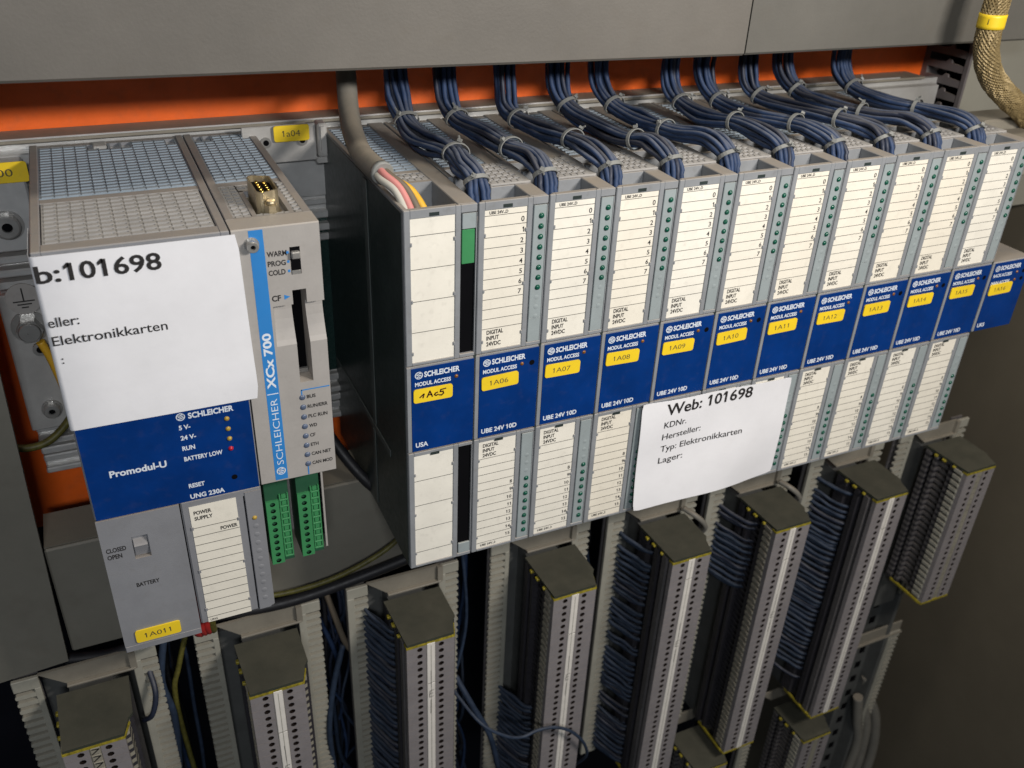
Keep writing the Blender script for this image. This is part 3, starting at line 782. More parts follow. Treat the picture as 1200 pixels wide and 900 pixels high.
def m_rear():
    mb = MB(); grille(mb, 2.3, 18.3, 39.5, 97, 4, 19, -.1, rib=.8); return mb.mesh('rear_grille', 'grille_shaded')
def m_frontgr():
    """beige vent block with rows of openings over the tongue and the right bar"""
    mb = MB(); grille(mb, 10.2, 22.4, 14.2, 35.4, 5, 6, .9, rib=.9, slat=.62, depth=1.0)
    mb.box(9.8, 10.6, 13.3, 36, 0, .75); mb.box(22.2, 24.5, 13.3, 36, 0, .75); mb.box(9.8, 24.5, 13.2, 14.3, 0, .8, 0, .2)
    return mb.mesh('front_grille', 'grille_lit_dusty')
def m_gap():
    mb = MB(); mb.box(10.6, 22.2, 14.3, 35.4, -.02, .03); return mb.mesh('vent_floor', 'housing_dark')
def put_at(name, key, fn, parent, loc=None):
    o = put(name, cached(key, fn), parent)
    if loc: o.location = Vector(loc)*S
    return o

def module_tag(x0, s, label, handwritten=False, dz=0.0):
    t = thing('equipment_tag', label, 'tag', (x0+9.6, -.1, -69.2), 'yellow equipment tags')
    a = random.uniform(-.25, .25); b = random.uniform(-.15, .15)+dz
    t.rotation_euler = (0, math.radians(random.uniform(-1.6, 1.6)), 0)
    mb = MB(); mb.rrect(x0+2.6+a, x0+16.8+a, -69.1+b, -63.8+b, -.1, .45, .9); mb.build('plate', 'tag_yellow', t)
    mb = MB(); y = -.6
    if handwritten:
        q = lambda P: [(x0+4.6+p*1.0, -66.3+z*1.0) for p, z in P]
        for P in (((0, -.6), (1.3, .5), (1.5, .5), (1.1, -.9)), ((2.6, -1.0), (3.6, 1.3), (4.5, -1.0)), ((2.9, -.2), (4.3, -.1)),
                  ((6.4, .3), (5.6, .1), (5.3, -.5), (5.9, -.9), (6.6, -.6)), ((9.4, 1.3), (7.6, 1.1), (7.4, .3), (8.4, .3), (8.6, -.5), (7.9, -1.1), (7.0, -.9))):
            stroke(mb, q(P), .5, y)
    else:
        text(mb, s, x0+9.4+a, -67.4+b, 2.0, 6.8, 'c', -.004, y)
    mb.build('lettering', 'ink_brown' if handwritten else 'print_grey', t)

ORD = ['second', 'third', 'fourth', 'fifth', 'sixth', 'seventh', 'eighth', 'ninth', 'tenth', 'eleventh']
HOLED = (0, 3, 4, 7, 8, 9)
for i in range(10):
    x0 = 25*(i+1); name_ = '1A%02d' % (i+6)
    t = thing('input_module', 'grey digital input module with yellow tag %s, %s of the narrow modules from the left' % (name_, ORD[i]), 'module', (x0, 0, 0), GP)
    ORG[t] = (0, 0, 0)
    put_at('housing', 'h_ube', lambda: m_housing('ube'), t)
    small_parts(t)
    lu = put_at('upper_label', 'lu', lambda: m_label(-53.5, -2.8), t, (random.uniform(-.08, .08), 0, random.uniform(-.12, .12))); put_at('lettering', 'pu', m_print_up, lu)
    ll = put_at('lower_label', 'll', lambda: m_label(-142.2, -91.5), t, (random.uniform(-.08, .08), 0, random.uniform(-.12, .12))); put_at('lettering', 'plw', m_print_low, ll)
    put_at('lamp_strip', 'strip0', lambda: m_strip(0), t); put_at('lamp_strip', 'strip1', lambda: m_strip(1), t)
    b_ = put_at('blue_label', 'blue', m_blue, t); put_at('lettering', 'bp', lambda: m_blueprint('UBE 24V 10D'), b_)
    put_at('access_lamp', 'amber', m_amber, t)
    if i in HOLED: put_at('access_hole', 'bh', m_bluehole, t)
    for k in range(8):
        put_at('indicator_lamp', 'led', m_led, t, (22.5, .1, -6.7-3.66*k)); put_at('indicator_lamp', 'led', m_led, t, (22.5, .1, -112.7-3.63*k))
    for k in range(3):
        put_at('blank_lamp', 'blank', m_blank, t, (22.3, .1, -36-3.6*k)); put_at('blank_lamp', 'blank', m_blank, t, (22.3, .1, -101.8-3.6*k))
    put_at('rear_grille', 'rg', m_rear, t); put_at('front_grille', 'fg', m_frontgr, t); put_at('vent_floor', 'fgf', m_gap, t)
    module_tag(x0, name_, 'yellow tag reading %s on a blue module label' % name_)

# first module: supply/bus module tagged by hand
t = thing('bus_module', 'grey module with blank cream labels and handwritten yellow tag, leftmost of the narrow modules', 'module', (0, 0, 0))
put_at('housing', 'h_usa', lambda: m_housing('usa'), t); small_parts(t)
lu = put_at('upper_label', 'lu', None, t); ll = put_at('lower_label', 'll', None, t)
mb = MB()
for z in (-8.6, -19.9, -31.1, -42.3): mb.box(2.4, 17.3, .3, .35, z-.09, z+.09)
mb.build('lettering', 'print_black', lu)
mb = MB()
for z in (-102.8, -114.0, -125.1, -136.2): mb.box(2.4, 17.3, .3, .35, z-.09, z+.09)
mb.build('lettering', 'print_black', ll)
b_ = put_at('blue_label', 'blue', None, t)
put('lettering', m_blueprint('USA'), b_); put_at('access_lamp', 'amber', None, t)
for za, zb in ((-53.0, -3.0), (-141.8, -91.8)):
    mb = MB(); mb.box(19.6, 24.4, .9, 1.05, za, zb); mb.build('connector_opening', 'hole_black', t)
for za, zb in ((-8.2, -3.0), (-141.8, -136.9)):
    mb = MB(); mb.box(19.7, 24.4, .1, .88, za, zb, 0, .15); mb.build('strip_end', 'strip_grey', t)
mb = MB(); mb.box(19.7, 24.1, .3, .88, -20.2, -8.5, 0, .15); mb.build('green_plug', 'plug_green', t)
put_at('rear_grille', 'rg', None, t)
mb = MB(); grille(mb, 8.6, 18.3, 27.4, 35.6, 4, 2, -.05, rib=.8); mb.build('front_grille', 'grille_lit_dusty', t)
module_tag(0, '', 'yellow tag with handwritten 1A05 on the leftmost blue module label', True)
# dark side panel of the first module
mb = MB(); mb.box(.02, .24, 2.2, 99.5, -142.8, -1.2); mb.build('side_panel', 'housing_dark', t)
for b_ in ((38, 42, -100.5, -2), (20, 98, -104, -101), (40, 43, -140, -104.5)):
    mb = MB(); mb.box(-.35, .0, *b_, 0, .15); mb.build('side_rib', 'housing_mid', t)

# end block at the right
t = thing('end_block', 'short blue fronted end block at the right end of the rack', 'module', (275, 0, -90))
mb = MB(); mb.box(276.2, 300.6, .3, 46, -90, -55.2, 0, .4); mb.build('housing', 'module_grey', t)
mb = MB(); mb.box(277.2, 300.4, -.05, .32, -89.6, -55.6, 0, .08); b_ = mb.build('blue_label', 'label_blue', t)
o = put('lettering', m_blueprint('UKS', True), b_); o.location = Vector((0, 0, 90))*S
for z in (-61.6, -65.4):
    mb = MB(); mb.dome((293, -.05, z), .7, .45); mb.build('access_lamp', 'led_amber', t)
    mb = MB(); mb.cyl((297.3, z), 1.0, 'y', -.09, -.02, 14); mb.build('access_hole', 'hole_black', t)
module_tag(275, '1A16', 'yellow tag reading 1A16 on the rightmost blue end block', dz=-2.4)
# small dusty cover behind the last module
mb = MB(); mb.box(276, 304, 26, 42, -14, 1.5, 0, 1.0); mb.box(276, 302, 2, 26, -16, -3.0, 0, .6)
single(mb, 'end_cover', 'bracket_beige', 'dusty beige cover at the right rear corner of the rack top', 'cover', (288, 34, -14))

# ================================================================== white sheets of paper
def paper_fn(c):
    """c: corners tl,tr,br,bl in x,z ; returns map (u,v) -> point with a slight bow"""
    tl, tr, br, bl = c
    def fn(u, v, off=0.0):
        x = (tl[0]*(1-u)+tr[0]*u)*(1-v)+(bl[0]*(1-u)+br[0]*u)*v
        z = (tl[1]*(1-u)+tr[1]*u)*(1-v)+(bl[1]*(1-u)+br[1]*u)*v
        bow = 1.3*math.sin(math.pi*min(max(u,0),1))*(.35+.65*v) + .45*math.sin(u*9+v*2.4) + 1.5*v*v*(1-u)+.3*math.sin(v*7+u*4)
        return (x, -1.5-bow-off, z)
    return fn
pf = paper_fn([(96.0, -89.3), (170.2, -91.6), (170.6, -141.4), (96.6, -141.0)])
t = thing('paper_sheet', 'white printed sheet stuck over the lower labels in the middle of the rack', 'paper', (133, -2, -141))
mb = MB(); NU, NV = 26, 18
def corner(u, v, ru=.02, rv=.03):
    return u, v
V = []; F = []
for side in (0, 1):
    for j in range(NV+1):
        for i in range(NU+1):
            u, v = i/NU, j/NV
            if i in (0, NU) and j in (0, NV): u = .006 if i == 0 else .994; v = .009 if j == 0 else .991
            V.append(pf(u, v, .0 if side == 0 else -.22))
nn = (NU+1)*(NV+1)
for j in range(NV):
    for i in range(NU):
        a = j*(NU+1)+i; F.append((a, a+NU+1, a+NU+2, a+1)); F.append((nn+a, nn+a+1, nn+a+NU+2, nn+a+NU+1))
mb.poly(V, F, 0, True); F = []
for i in range(NU): F.append((i, i+1, nn+i+1, nn+i)); a = NV*(NU+1)+i; F.append((a+1, a, nn+a, nn+a+1))
for j in range(NV): a = j*(NU+1); F.append((a+NU+1, a, nn+a, nn+a+NU+1)); a += NU; F.append((a, a+NU+1, nn+a+NU+1, nn+a))
mb.poly(V, F, 0, False); sheet = mb.build('sheet', 'paper_white', t)
mb = MB()
def p2(p):
    x, _, z = p; u = (x-96.2)/74.1; v = (-z-89.8-u*1.5)/51.0
    q = pf(u, v, .1); return q
text(mb, 'Web: 101698', 107.3, -96.6, 5.1, 42.4, bold=.02, fn=p2, shear=0)
text(mb, 'KDNr.', 107.0, -102.6, 2.9, 10.9, bold=.008, fn=p2); text(mb, 'Hersteller:', 106.8, -108.3, 2.9, 19.2, bold=.008, fn=p2)
text(mb, 'Typ: Elektronikkarten', 106.8, -114.2, 2.9, 40.6, bold=.008, fn=p2); text(mb, 'Lager:', 106.5, -119.9, 2.9, 12, bold=.008, fn=p2)
mb.build('lettering', 'print_black', sheet)

t = thing('paper_sheet', 'white printed sheet wrapped round the front of the power supply', 'paper', (-76, -1, -55))
mb = MB()
P = [(-102.9, 22), (-102.95, 1.2), (-102.7, -.3), (-101.5, -.75), (-90, -.8), (-75, -.95), (-60, -.9), (-49.4, -.8)]
V = []; F = []; NV = 12
for j in range(NV+1):
    v = j/NV
    for k, (x, y) in enumerate(P):
        z = -.9-54.4*v-.02*(x+102)*0
        if k == len(P)-1: x += .9*v + (-.6 if j in (0, NV) else 0)
        yy = y - (.9*math.exp(-((v-.86)/.1)**2) if k == len(P)-1 else 0) - (.06*math.sin(v*5+k) if 3 < k else 0)
        V.append((x, yy, z))
n = len(P)
base = len(V)
V += [(x+(.12 if y > 1 else 0), y+.2, z) for x, y, z in V]
for j in range(NV):
    for k in range(n-1):
        a = j*n+k; F.append((a, a+n, a+n+1, a+1)); F.append((base+a, base+a+1, base+a+n+1, base+a+n))
mb.poly(V, F, 0, True); F = []
for k in range(n-1): F.append((k, k+1, base+k+1, base+k)); a = NV*n+k; F.append((a+1, a, base+a, base+a+1))
for j in range(NV): a = j*n+n-1; F.append((a, a+n, base+a+n, base+a)); a = j*n; F.append((a+n, a, base+a, base+a+n))
mb.poly(V, F, 0, False); sheet = mb.build('sheet', 'paper_white', t)
mb = MB(); y = -1.06
text(mb, 'b:', -102.3, -8.3, 4.9, 6.2, y=y, bold=.02); text(mb, '101698', -94.1, -8.3, 4.9, 23.6, y=y, bold=.02)
text(mb, 'eller:', -101.9, -21.5, 2.9, 7.8, y=y, bold=.008); text(mb, 'Elektronikkarten', -101.9, -27.1, 2.9, 30.2, y=y, bold=.008)
text(mb, ':', -100.6, -32.9, 2.6, None, y=y, bold=.008)
mb.build('lettering', 'print_black', sheet)

# ================================================================== wire bundles into the modules
XT = [25.7, 45.2, 68.8, 93.4, 112.4, 146.5, 163.7, 187.1, 207.2, 240.3]
OFFS = [(-3.4, 1.2), (-1.2, 1.9), (1.1, 1.9), (3.3, 1.1), (-3.9, -.9), (-1.8, -.3), (.3, -.3), (2.4, -.8), (-2.6, -2.5), (0, -2.5), (2.2, -2.6)]
BL = ['first', 'second', 'third', 'fourth', 'fifth', 'sixth', 'seventh', 'eighth', 'ninth', 'tenth']
rnd = random.Random(3)
for i in range(10):
    x0 = 25*(i+1); xe = x0+4.4; xt = XT[i]; d = xe-xt; j = lambda a: rnd.uniform(-a, a)
    C = [(xt, 84, 66), (xt+j(1), 82.5+j(1.5), 32), (xt+.02*d+j(1), 80.5+j(2), 16+j(1.5)), (xt+.12*d+j(.8), 73+j(2), 7.4+j(.6)), (xt+.35*d+j(1.6), 56, 5.2+j(.4)), (xt+.65*d+j(1.6), 37+j(2), 5.8+j(.8)),
         (xt+.9*d+j(.5), 23+j(1), 6.2+j(.9)), (xe+.1, 14.0, 3.4), (xe+.3, 10.2, -3.0), (xe+.2, 9.4, -12)]
    P = smooth_path(C, 6); m = len(P)
    T = [(P[min(k+1, m-1)]-P[max(k-1, 0)]).normalized() for k in range(m)]
    t = thing('wire_bundle', 'bundle of blue wires with cable ties going into module 1A%02d, %s of the bundles' % (i+6, BL[i]), 'wire bundle', (xe, 9, -12), 'blue wire bundles on the rack top')
    fr = []
    for k in range(m):
        u = Vector((1, 0, 0)); u = (u-T[k]*u.dot(T[k])).normalized(); fr.append((u, u.cross(T[k])))
    nW = len(OFFS)
    tie_k = [int(m*.36)+rnd.randint(-2, 2), int(m*.57)+rnd.randint(-3, 2), int(m*.79)]
    order = OFFS[:]; rnd.shuffle(order)
    ph = [(rnd.uniform(0, 6), rnd.uniform(.4, 1.5), rnd.uniform(0, 6)) for _ in range(nW)]
    for q, (a, b) in enumerate(OFFS):
        pa, am, pb = ph[q]
        path = []
        for k in range(m):
            dist = min(abs(k-tk) for tk in tie_k)
            loose = min(1, dist/5.0)
            e = 1-.12*(1-loose)+.12*loose
            s_ = k/m
            aa = a*e*.84+am*loose*math.sin(pa+s_*9); bb = b*e*.84+.6*am*loose*math.cos(pb+s_*8)
            if k > m*.85: bb *= .8; aa *= .8
            path.append(P[k]+fr[k][0]*aa-fr[k][1]*bb)
        mb = MB(); mb.tube(path, .98, 7, side=(1, 0, 0)); mb.build('wire', ('wire_blue', 'wire_blue', 'wire_blue', 'wire_darkblue')[rnd.randint(0, 3)], t)
    for tk in tie_k:
        c = P[tk]; u, v = fr[tk]; T_ = T[tk]
        mb = MB(); n = 22; V = []; F = []
        for k in range(n):
            a = 2*math.pi*k/n; r1, r2 = 4.6, 3.6
            if tk == tie_k[2]: r1, r2 = 4.1, 3.3
            for w_, off in ((-.7, 0), (.7, 0), (.7, .35), (-.7, .35)):
                V.append(c+u*(r1+off)*math.cos(a)+v*(r2+off)*math.sin(a)+T_*w_)
        for k in range(n):
            for s_ in range(4):
                F.append((k*4+s_, k*4+(s_+1)%4, ((k+1)%n)*4+(s_+1)%4, ((k+1)%n)*4+s_))
        mb.poly(V, F, 0, False)
        a = rnd.uniform(.6, 2.4); hd = c+u*5.2*math.cos(a)+v*(-4.2)*abs(math.sin(a))
        up = (hd-c).normalized()
        mb.tube([hd, hd+up*.9], 1.0, 4, smooth=False); mb.tube([hd+up*.4, hd+up*.7+T_*rnd.uniform(-2.5, 2.5)+up*rnd.uniform(.3, 1.0)], .35, 4, smooth=False)
        mb.build('cable_tie', 'tie_grey', t)

# grey cable into the first module
t = thing('grey_cable', 'thick grey cable with pink and yellow cores ending in the leftmost narrow module', 'cable', (2, 10, 4))
P = smooth_path([(7.2, 87, 64), (7.0, 85, 30), (6.2, 81, 20), (4.6, 74, 13), (2.4, 62, 8.2), (.4, 46, 5.6), (-.2, 33, 5.4), (.4, 21, 5.6)], 7)
mb = MB(); mb.tube(P, 3.75, 14); mb.build('sheath', 'cable_grey', t)
mb = MB(); mb.tube([(.35, 22, 5.6), (.42, 20.6, 5.55), (.46, 20.3, 5.5)], [3.9, 3.85, 3.5], 14, caps=True); mb.build('cut_end', 'tie_grey', t)
for dx, dz, ex, ey, mm in ((-1.7, -.2, 3.4, 5.8, 'wire_white'), (-.6, 1.0, 5.2, 5.4, 'wire_pink'), (1.0, .6, 7.4, 5.2, 'wire_brown'), (2.0, -.6, 9.8, 6.4, 'wire_yellow')):
    mb = MB(); mb.tube(smooth_path([(.4+dx, 22, 5.5+dz), (.7+dx*1.1, 17, 5.0+dz), ((ex+dx)/2+.8, 11, 2.6+dz*.5), (ex, ey, -4), (ex+.2, ey-.4, -9)], 6), 1.3, 8); mb.build('core', mm, t)

# braided hose in the upper right corner
t = thing('braided_hose', 'golden braided hose bending down in the upper right corner', 'hose', (265, 20, 0))
P = smooth_path([(256, 20, 95), (255, 20, 60), (254.4, 20, 46), (256, 20, 33.5), (263.5, 20, 22.5), (279, 21, 12.5), (298, 24, 3), (318, 34, -10), (325, 50, -30)], 12)
mb = MB(); mb.tube(P, 4.35, 16); mb.build('core', 'braid_core', t)
T = [(P[min(k+1, len(P)-1)]-P[max(k-1, 0)]).normalized() for k in range(len(P))]
mb = MB(); NS = 20
arc = [0]
for k in range(1, len(P)): arc.append(arc[-1]+(P[k]-P[k-1]).length)
fine = []
tot = arc[-1]; STEP = 1.3; kk = 0; sdist = 0
while sdist < tot:
    while kk < len(arc)-2 and arc[kk+1] < sdist: kk += 1
    f_ = (sdist-arc[kk])/max(1e-6, arc[kk+1]-arc[kk])
    fine.append((P[kk].lerp(P[kk+1], f_), T[kk].lerp(T[kk+1], f_).normalized(), sdist)); sdist += STEP
for sgn in (1, -1):
    for s_ in range(NS):
        path = []
        for c, tt, sd in fine:
            u = Vector((0, 1, 0)); u = (u-tt*u.dot(tt)).normalized(); v = tt.cross(u)
            a = sgn*sd/6.0+2*math.pi*s_/NS
            r_ = 4.55+.22*math.sin(a*NS*.5*sgn+sd)
            path.append(c+u*math.cos(a)*r_+v*math.sin(a)*r_)
        mb.tube(path, .42, 4, caps=False, smooth=False)
mb.build('braid', 'braid', t)
mb = MB(); sub = [p for p in P if 41 < p.z < 47.5]; mb.tube(sub, 5.35, 18); mb.build('yellow_tag', 'tag_yellow', t)
mb = MB()
for k, zz in enumerate((43.2, 44.2, 45.1)): mb.box(249.6+k*1.0, 250.0+k*1.0, 17.4-k*.75, 17.5-k*.75, 43.4, 45.4)
mb.build('tag_print', 'print_grey', t)

# ================================================================== terminal strips
XL = [-134.0, -63.5, 4.0, 76.0, 141.5, 204.6, 272.8, 340.9]
ZT = [-208.8, -208.4, -207.2, -204.0, -203.7, -203.2, -202.8, -202.4]
PITCH = 4.11; YF = 20.0; WT = 22.5
SIDE = [0, 0, 1, 0, 1, 0, 1, 2]
def terminal_mesh(kind):
    """one feed-through terminal, front at y=0, top at z=0"""
    mb = MB(); h = PITCH-.22
    # front face with two screw holes either side of the marker groove
    for a, b, cx in ((0, 9.1, 6.1), (13.4, WT, 16.2)):
        mb.holeplate(a, b, -h, 0, 0, cx, -h/2, 1.35, 1.2, 2.5, 0, 3, 3)
        mb.box(a, b, .03, 2.7, -.45, 0, 0); mb.box(a, b, .03, 2.7, -h, -h+.45, 0)
        mb.box(a, a+.5, .03, 2.7, -h+.45, -.45, 0); mb.box(b-.5, b, .03, 2.7, -h+.45, -.45, 0)
    mb.box(9.1, 13.4, .5, 2.7, -h, 0, 1)
    zc = -h*.5
    FR = [(WT, 2.7), (24.2, 3.5), (24.8, 9)]; RR = [(24.8, 9), (26.2, 10), (26.5, 29.5)]
    if kind == 1:
        mb.prism([(0, 2.7)]+FR+[(1.2, 9), (-.3, 8.8), (-.3, 5.4), (.9, 5.0), (.6, 2.9)], -h, 0, 'z', 4)
        mb.prism(RR+[(-.8, 29.5), (-.8, 22), (1.6, 21.4), (1.6, 16), (-.6, 15.6), (-.6, 12.2), (1.2, 11.8), (1.2, 9)], -h, 0, 'z', 2)
    else:
        m_ = 1 if kind == 0 else 5
        mb.prism([(0, 2.7)]+FR+[(0, 9), (-.5, 8.6), (-.5, 3.4)], zc, 0, 'z', m_)
        mb.prism([(3.5, 2.7)]+FR+[(3.5, 9)], -h, zc, 'z', 2)
        mb.prism([(0, 2.7), (3.4, 2.7), (3.4, 4.2), (0, 3.6)], -h, zc, 'z', m_)
        mb.prism(RR+[(-.8, 29.5), (-.8, 26), (1.5, 25.6), (1.5, 23.5), (-.6, 23.2), (-.6, 21), (2, 20.6), (2, 12.6), (.4, 12.2), (.4, 9)], zc, 0, 'z', 4 if kind == 2 else 2)
        mb.prism(RR+[(-.8, 29.5), (-.8, 26), (1.5, 25.6), (1.5, 23.5), (-.6, 23.2), (-.6, 21), (5, 20.6), (5, 12.6), (.4, 12.2), (.4, 9)], -h, zc, 'z', 2)
    return mb.mesh('terminal', ['terminal_grey', 'terminal_side', 'terminal_dark', 'hole_brown', 'terminal_mid', 'comb_beige'])
TM = [terminal_mesh(0), terminal_mesh(1), terminal_mesh(2)]
def end_plate_mesh(m):
    mb = MB()
    mb.prism([(0.2, .2), (WT-.2, .2), (24.6, 7.5), (26.4, 10), (26.4, 30), (-1.0, 30)], 0, 1.4, 'z'); return mb.mesh('end_plate', m)
EP = end_plate_mesh('end_plate_olive')
mb = MB()
mb.prism([(-.15, -.2), (WT+.1, -.2), (24.9, 6.8), (24.4, 7.2), (WT-.4, .6), (.4, .6), (.4, 3.2), (-.15, 3.2)], -1.1, -.02, 'z')
mb.box(-1.6, .2, 15, 17.5, -1.4, -.02, 0, .3); mb.box(-1.4, .2, 8.3, 10, -1.4, -.02, 0, .3); mb.box(-1.9, 0, 21, 23, -1.6, -.02, 0, .3)
YE = mb.mesh('yellow_edge', 'terminal_yellow')

def comb_mesh(n, pitch, w_, open_left):
    mb = MB(); top = 6.0; H = top+n*pitch
    mb.box(0, w_, 0, 2, -top, 0, 0, .3)
    if open_left: mb.box(w_*.76, w_, 0, 2, -H, -top+.1, 0, .2)
    else: mb.box(0, w_*.34, 0, 2, -H, -top+.1, 0, .2)
    for k in range(n):
        z = -top-k*pitch
        a, b = (0, w_*.77) if open_left else (w_*.33, w_)
        e = .55
        if open_left: mb.prism([(a+e, z-pitch), (b, z-pitch), (b, z-pitch*.46), (a+e, z-pitch*.46), (a, z-pitch*.6), (a, z-pitch*.86)], .1, 1.9, 'y')
        else: mb.prism([(a, z-pitch), (b-e, z-pitch), (b, z-pitch*.86), (b, z-pitch*.6), (b-e, z-pitch*.46), (a, z-pitch*.46)], .1, 1.9, 'y')
    mb.box(0.4, w_-.4, 5, 6, -H, -1, 1)
    return mb.mesh('comb', ['comb_beige', 'terminal_mid'])
CM = {(n, o): comb_mesh(n, PITCH, 10.0, o) for n in (44, 33) for o in (True, False)}
COLN = ['first', 'second', 'third', 'fourth', 'fifth', 'sixth', 'seventh', 'eighth']
WIRED = {2: (1, 40), 4: (1, 42), 5: (1, 13), 6: (1, 38), 3: (22, 40)}
rw = random.Random(11)
wire_meshes = {}
def strip_wire(kind):
    if kind in wire_meshes: return wire_meshes[kind]
    r2 = random.Random(kind); j = lambda a: r2.uniform(-a, a)
    mb = MB()
    deep = (kind % 3)*.55+r2.uniform(-.4, .5); rr_ = r2.uniform(.85, 1.2)
    P = smooth_path([(-10.5+j(.3), 44.0, .9), (-9.0+j(.4), 38.5, .8+j(.4)), (-7.2+j(.5), 33.6-deep*1.2+j(.6), -.1+j(.6)), (-4.0+j(.5), 28.0-deep*1.6+j(.7), -1.1+j(.8)), (-1.0, 21.0-deep*1.4, -1.5+j(.5)), (3.5, 18.0-deep*1.4, -1.4)], 4)
    mb.tube(P, rr_, 7, side=(0, 0, 1))
    wire_meshes[kind] = mb.mesh('wire', ('wire_slate', 'wire_slate', 'wire_slate', 'wire_darkblue')[kind % 4]); return wire_meshes[kind]
for c in range(8):
    xl, zt = XL[c], ZT[c]; n = 24 if c == 7 else 42
    # comb frame
    f = thing('wiring_comb', 'beige slotted wiring comb frame around the %s terminal strip from the left' % COLN[c], 'wiring comb', (xl, 56, zt+8), 'wiring combs')
    ORG[f] = (0, 0, 0)
    nC = 33 if c == 7 else 44
    for ofs, o in ((-16.5, c in (0, 1, 3, 7)), (28.5, False)):
        k = put('comb', CM[nC, o], f); k.location = Vector((ofs, 0, 0))*S
    mb = MB()
    mb.prism([(-6.6, 0), (29.5, 0), (29.5, -8.6), (2.8, -8.6)], 1, 2.4, 'y'); mb.box(2.8, 29.5, -1.2, 1.0, -9.2, -8.2, 0, .2)
    mb.prism([(27.6, .05), (30.2, .05), (30.2, -9), (27.6, -8)], -.9, .95, 'y')
    k = mb.build('cross_bar', 'bracket_beige', f)
    mb = MB(); mb.box(3, 20, -3, 10, -nC*PITCH-6, -12); mb.box(-7, 32, 10, 12, -nC*PITCH-6, -12); mb.build('carrier_rail', 'rail_dark', f)
    # terminals
    t = thing('terminal_strip', 'grey terminal strip with olive end plate, %s from the left in the lower row' % COLN[c], 'terminal strip', (xl, YF, zt), 'terminal strips in the lower row')
    ORG[t] = (0, 0, 0)
    put('end_plate', EP, t); put('yellow_edge', YE, t)
    for k in range(n):
        o = put('terminal', TM[SIDE[c]], t); o.location = Vector((0, 0, -1.2-k*PITCH))*S
    H = 1.2+n*PITCH
    mb = MB()
    if c == 7: mb.box(9.5, 13.0, .55, 1.0, -H, -1.3); mb.build('marker_groove', 'terminal_dark', t)
    elif c == 0:
        for k in range(n): mb.box(9.5, 13.1, -.1, .9, -1.4-(k+1)*PITCH+.5, -1.4-k*PITCH, 0, .2)
        o = mb.build('marker_strip', 'terminal_side', t)
        mb = MB()
        for k in range(0, n-1): stroke(mb, [(10, -4.6-k*PITCH), (12.6, -2.4-k*PITCH), (10.2, -2.0-k*PITCH)], .6, -.13)
        mb.build('marking', 'print_black', o)
    else:
        brk = rw.randint(3, 6)
        mb.box(9.35, 13.2, -.35, .9, -1.2-brk*PITCH, -.6, 0, .2); mb.box(9.35, 13.2, -.35, .9, -H, -1.5-brk*PITCH, 0, .2)
        mb.box(11.1, 11.4, -.38, -.2, -H, -2, 1)
        o = mb.build('marker_strip', ['marker_white', 'comb_beige'], t)
        mb = MB(); z = -45-c*3 if c != 2 else -31
        stroke(mb, [(9.6, -1.2-brk*PITCH-.1), (13, -1.0-brk*PITCH)], .3, -.4)
        stroke(mb, [(10.6, z), (10.3, z-4), (12.2, z-3.8)], .3, -.4); stroke(mb, [(10.6, z), (12.4, z+.3)], .3, -.4); stroke(mb, [(10.5, z-1.9), (12, z-1.7)], .3, -.4)
        stroke(mb, [(11.2, z+3), (11.1, z+13)], .22, -.4); stroke(mb, [(11.0, z-6), (10.9, z-15)], .22, -.4)
        mb.build('marking', 'print_black', o)
    mb = MB(); mb.prism([(-.1, -.1), (WT+.1, -.1), (25, 7), (24.5, 7.3), (WT-.3, .7), (.3, .7), (.3, 26), (-.9, 26), (-.9, 3)], -H-1.4, -H, 'z'); mb.build('lower_yellow_edge', 'terminal_yellow', t)
    if c in WIRED:
        a, b = WIRED[c]
        for k in range(a, b):
            if rw.random() < .07: continue
            o = put('wire', strip_wire(rw.randint(0, 41)), t); o.location = Vector((0, 0, -2.5-k*PITCH+rw.uniform(-.3, .3)))*S
            o = put('wire', strip_wire(rw.randint(0, 41)), t); o.location = Vector((rw.uniform(-.2, .2), 3.4, -4.4-k*PITCH+rw.uniform(-.5, .5)))*S

# second row below
for xl, zt, lab in ((273.0, -401.5, 'lower terminal block with olive end plate below the seventh strip'), (187.0, -389.0, 'lower terminal block with olive end plate below the sixth strip')):
    t = thing('terminal_strip', lab, 'terminal strip', (xl, YF, zt)); ORG[t] = (0, 0, 0)
    put('end_plate', EP, t); put('yellow_edge', YE, t)
    for k in range(16): o = put('terminal', TM[2], t); o.location = Vector((0, 0, -1.2-k*PITCH))*S
    mb = MB(); mb.box(9.35, 13.2, -.2, .9, -64, -1.4, 0, .2); mb.build('marker_strip', 'terminal_side', t)
    f = thing('wiring_comb', 'beige comb frame behind the ' + lab.split(' with')[0] + (' of the seventh strip' if xl > 200 else ' of the sixth strip'), 'wiring comb', (xl, 56, zt+8), 'wiring combs'); ORG[f] = (0, 0, 0)
    for ofs in (-16.5, 28.5):
        k = put('comb', CM[33, False], f); k.location = Vector((ofs, 0, 0))*S
    mb = MB(); mb.prism([(-6.6, 0), (29.5, 0), (29.5, -8.6), (2.8, -8.6)], 1, 2.4, 'y'); mb.build('cross_bar', 'bracket_beige', f)
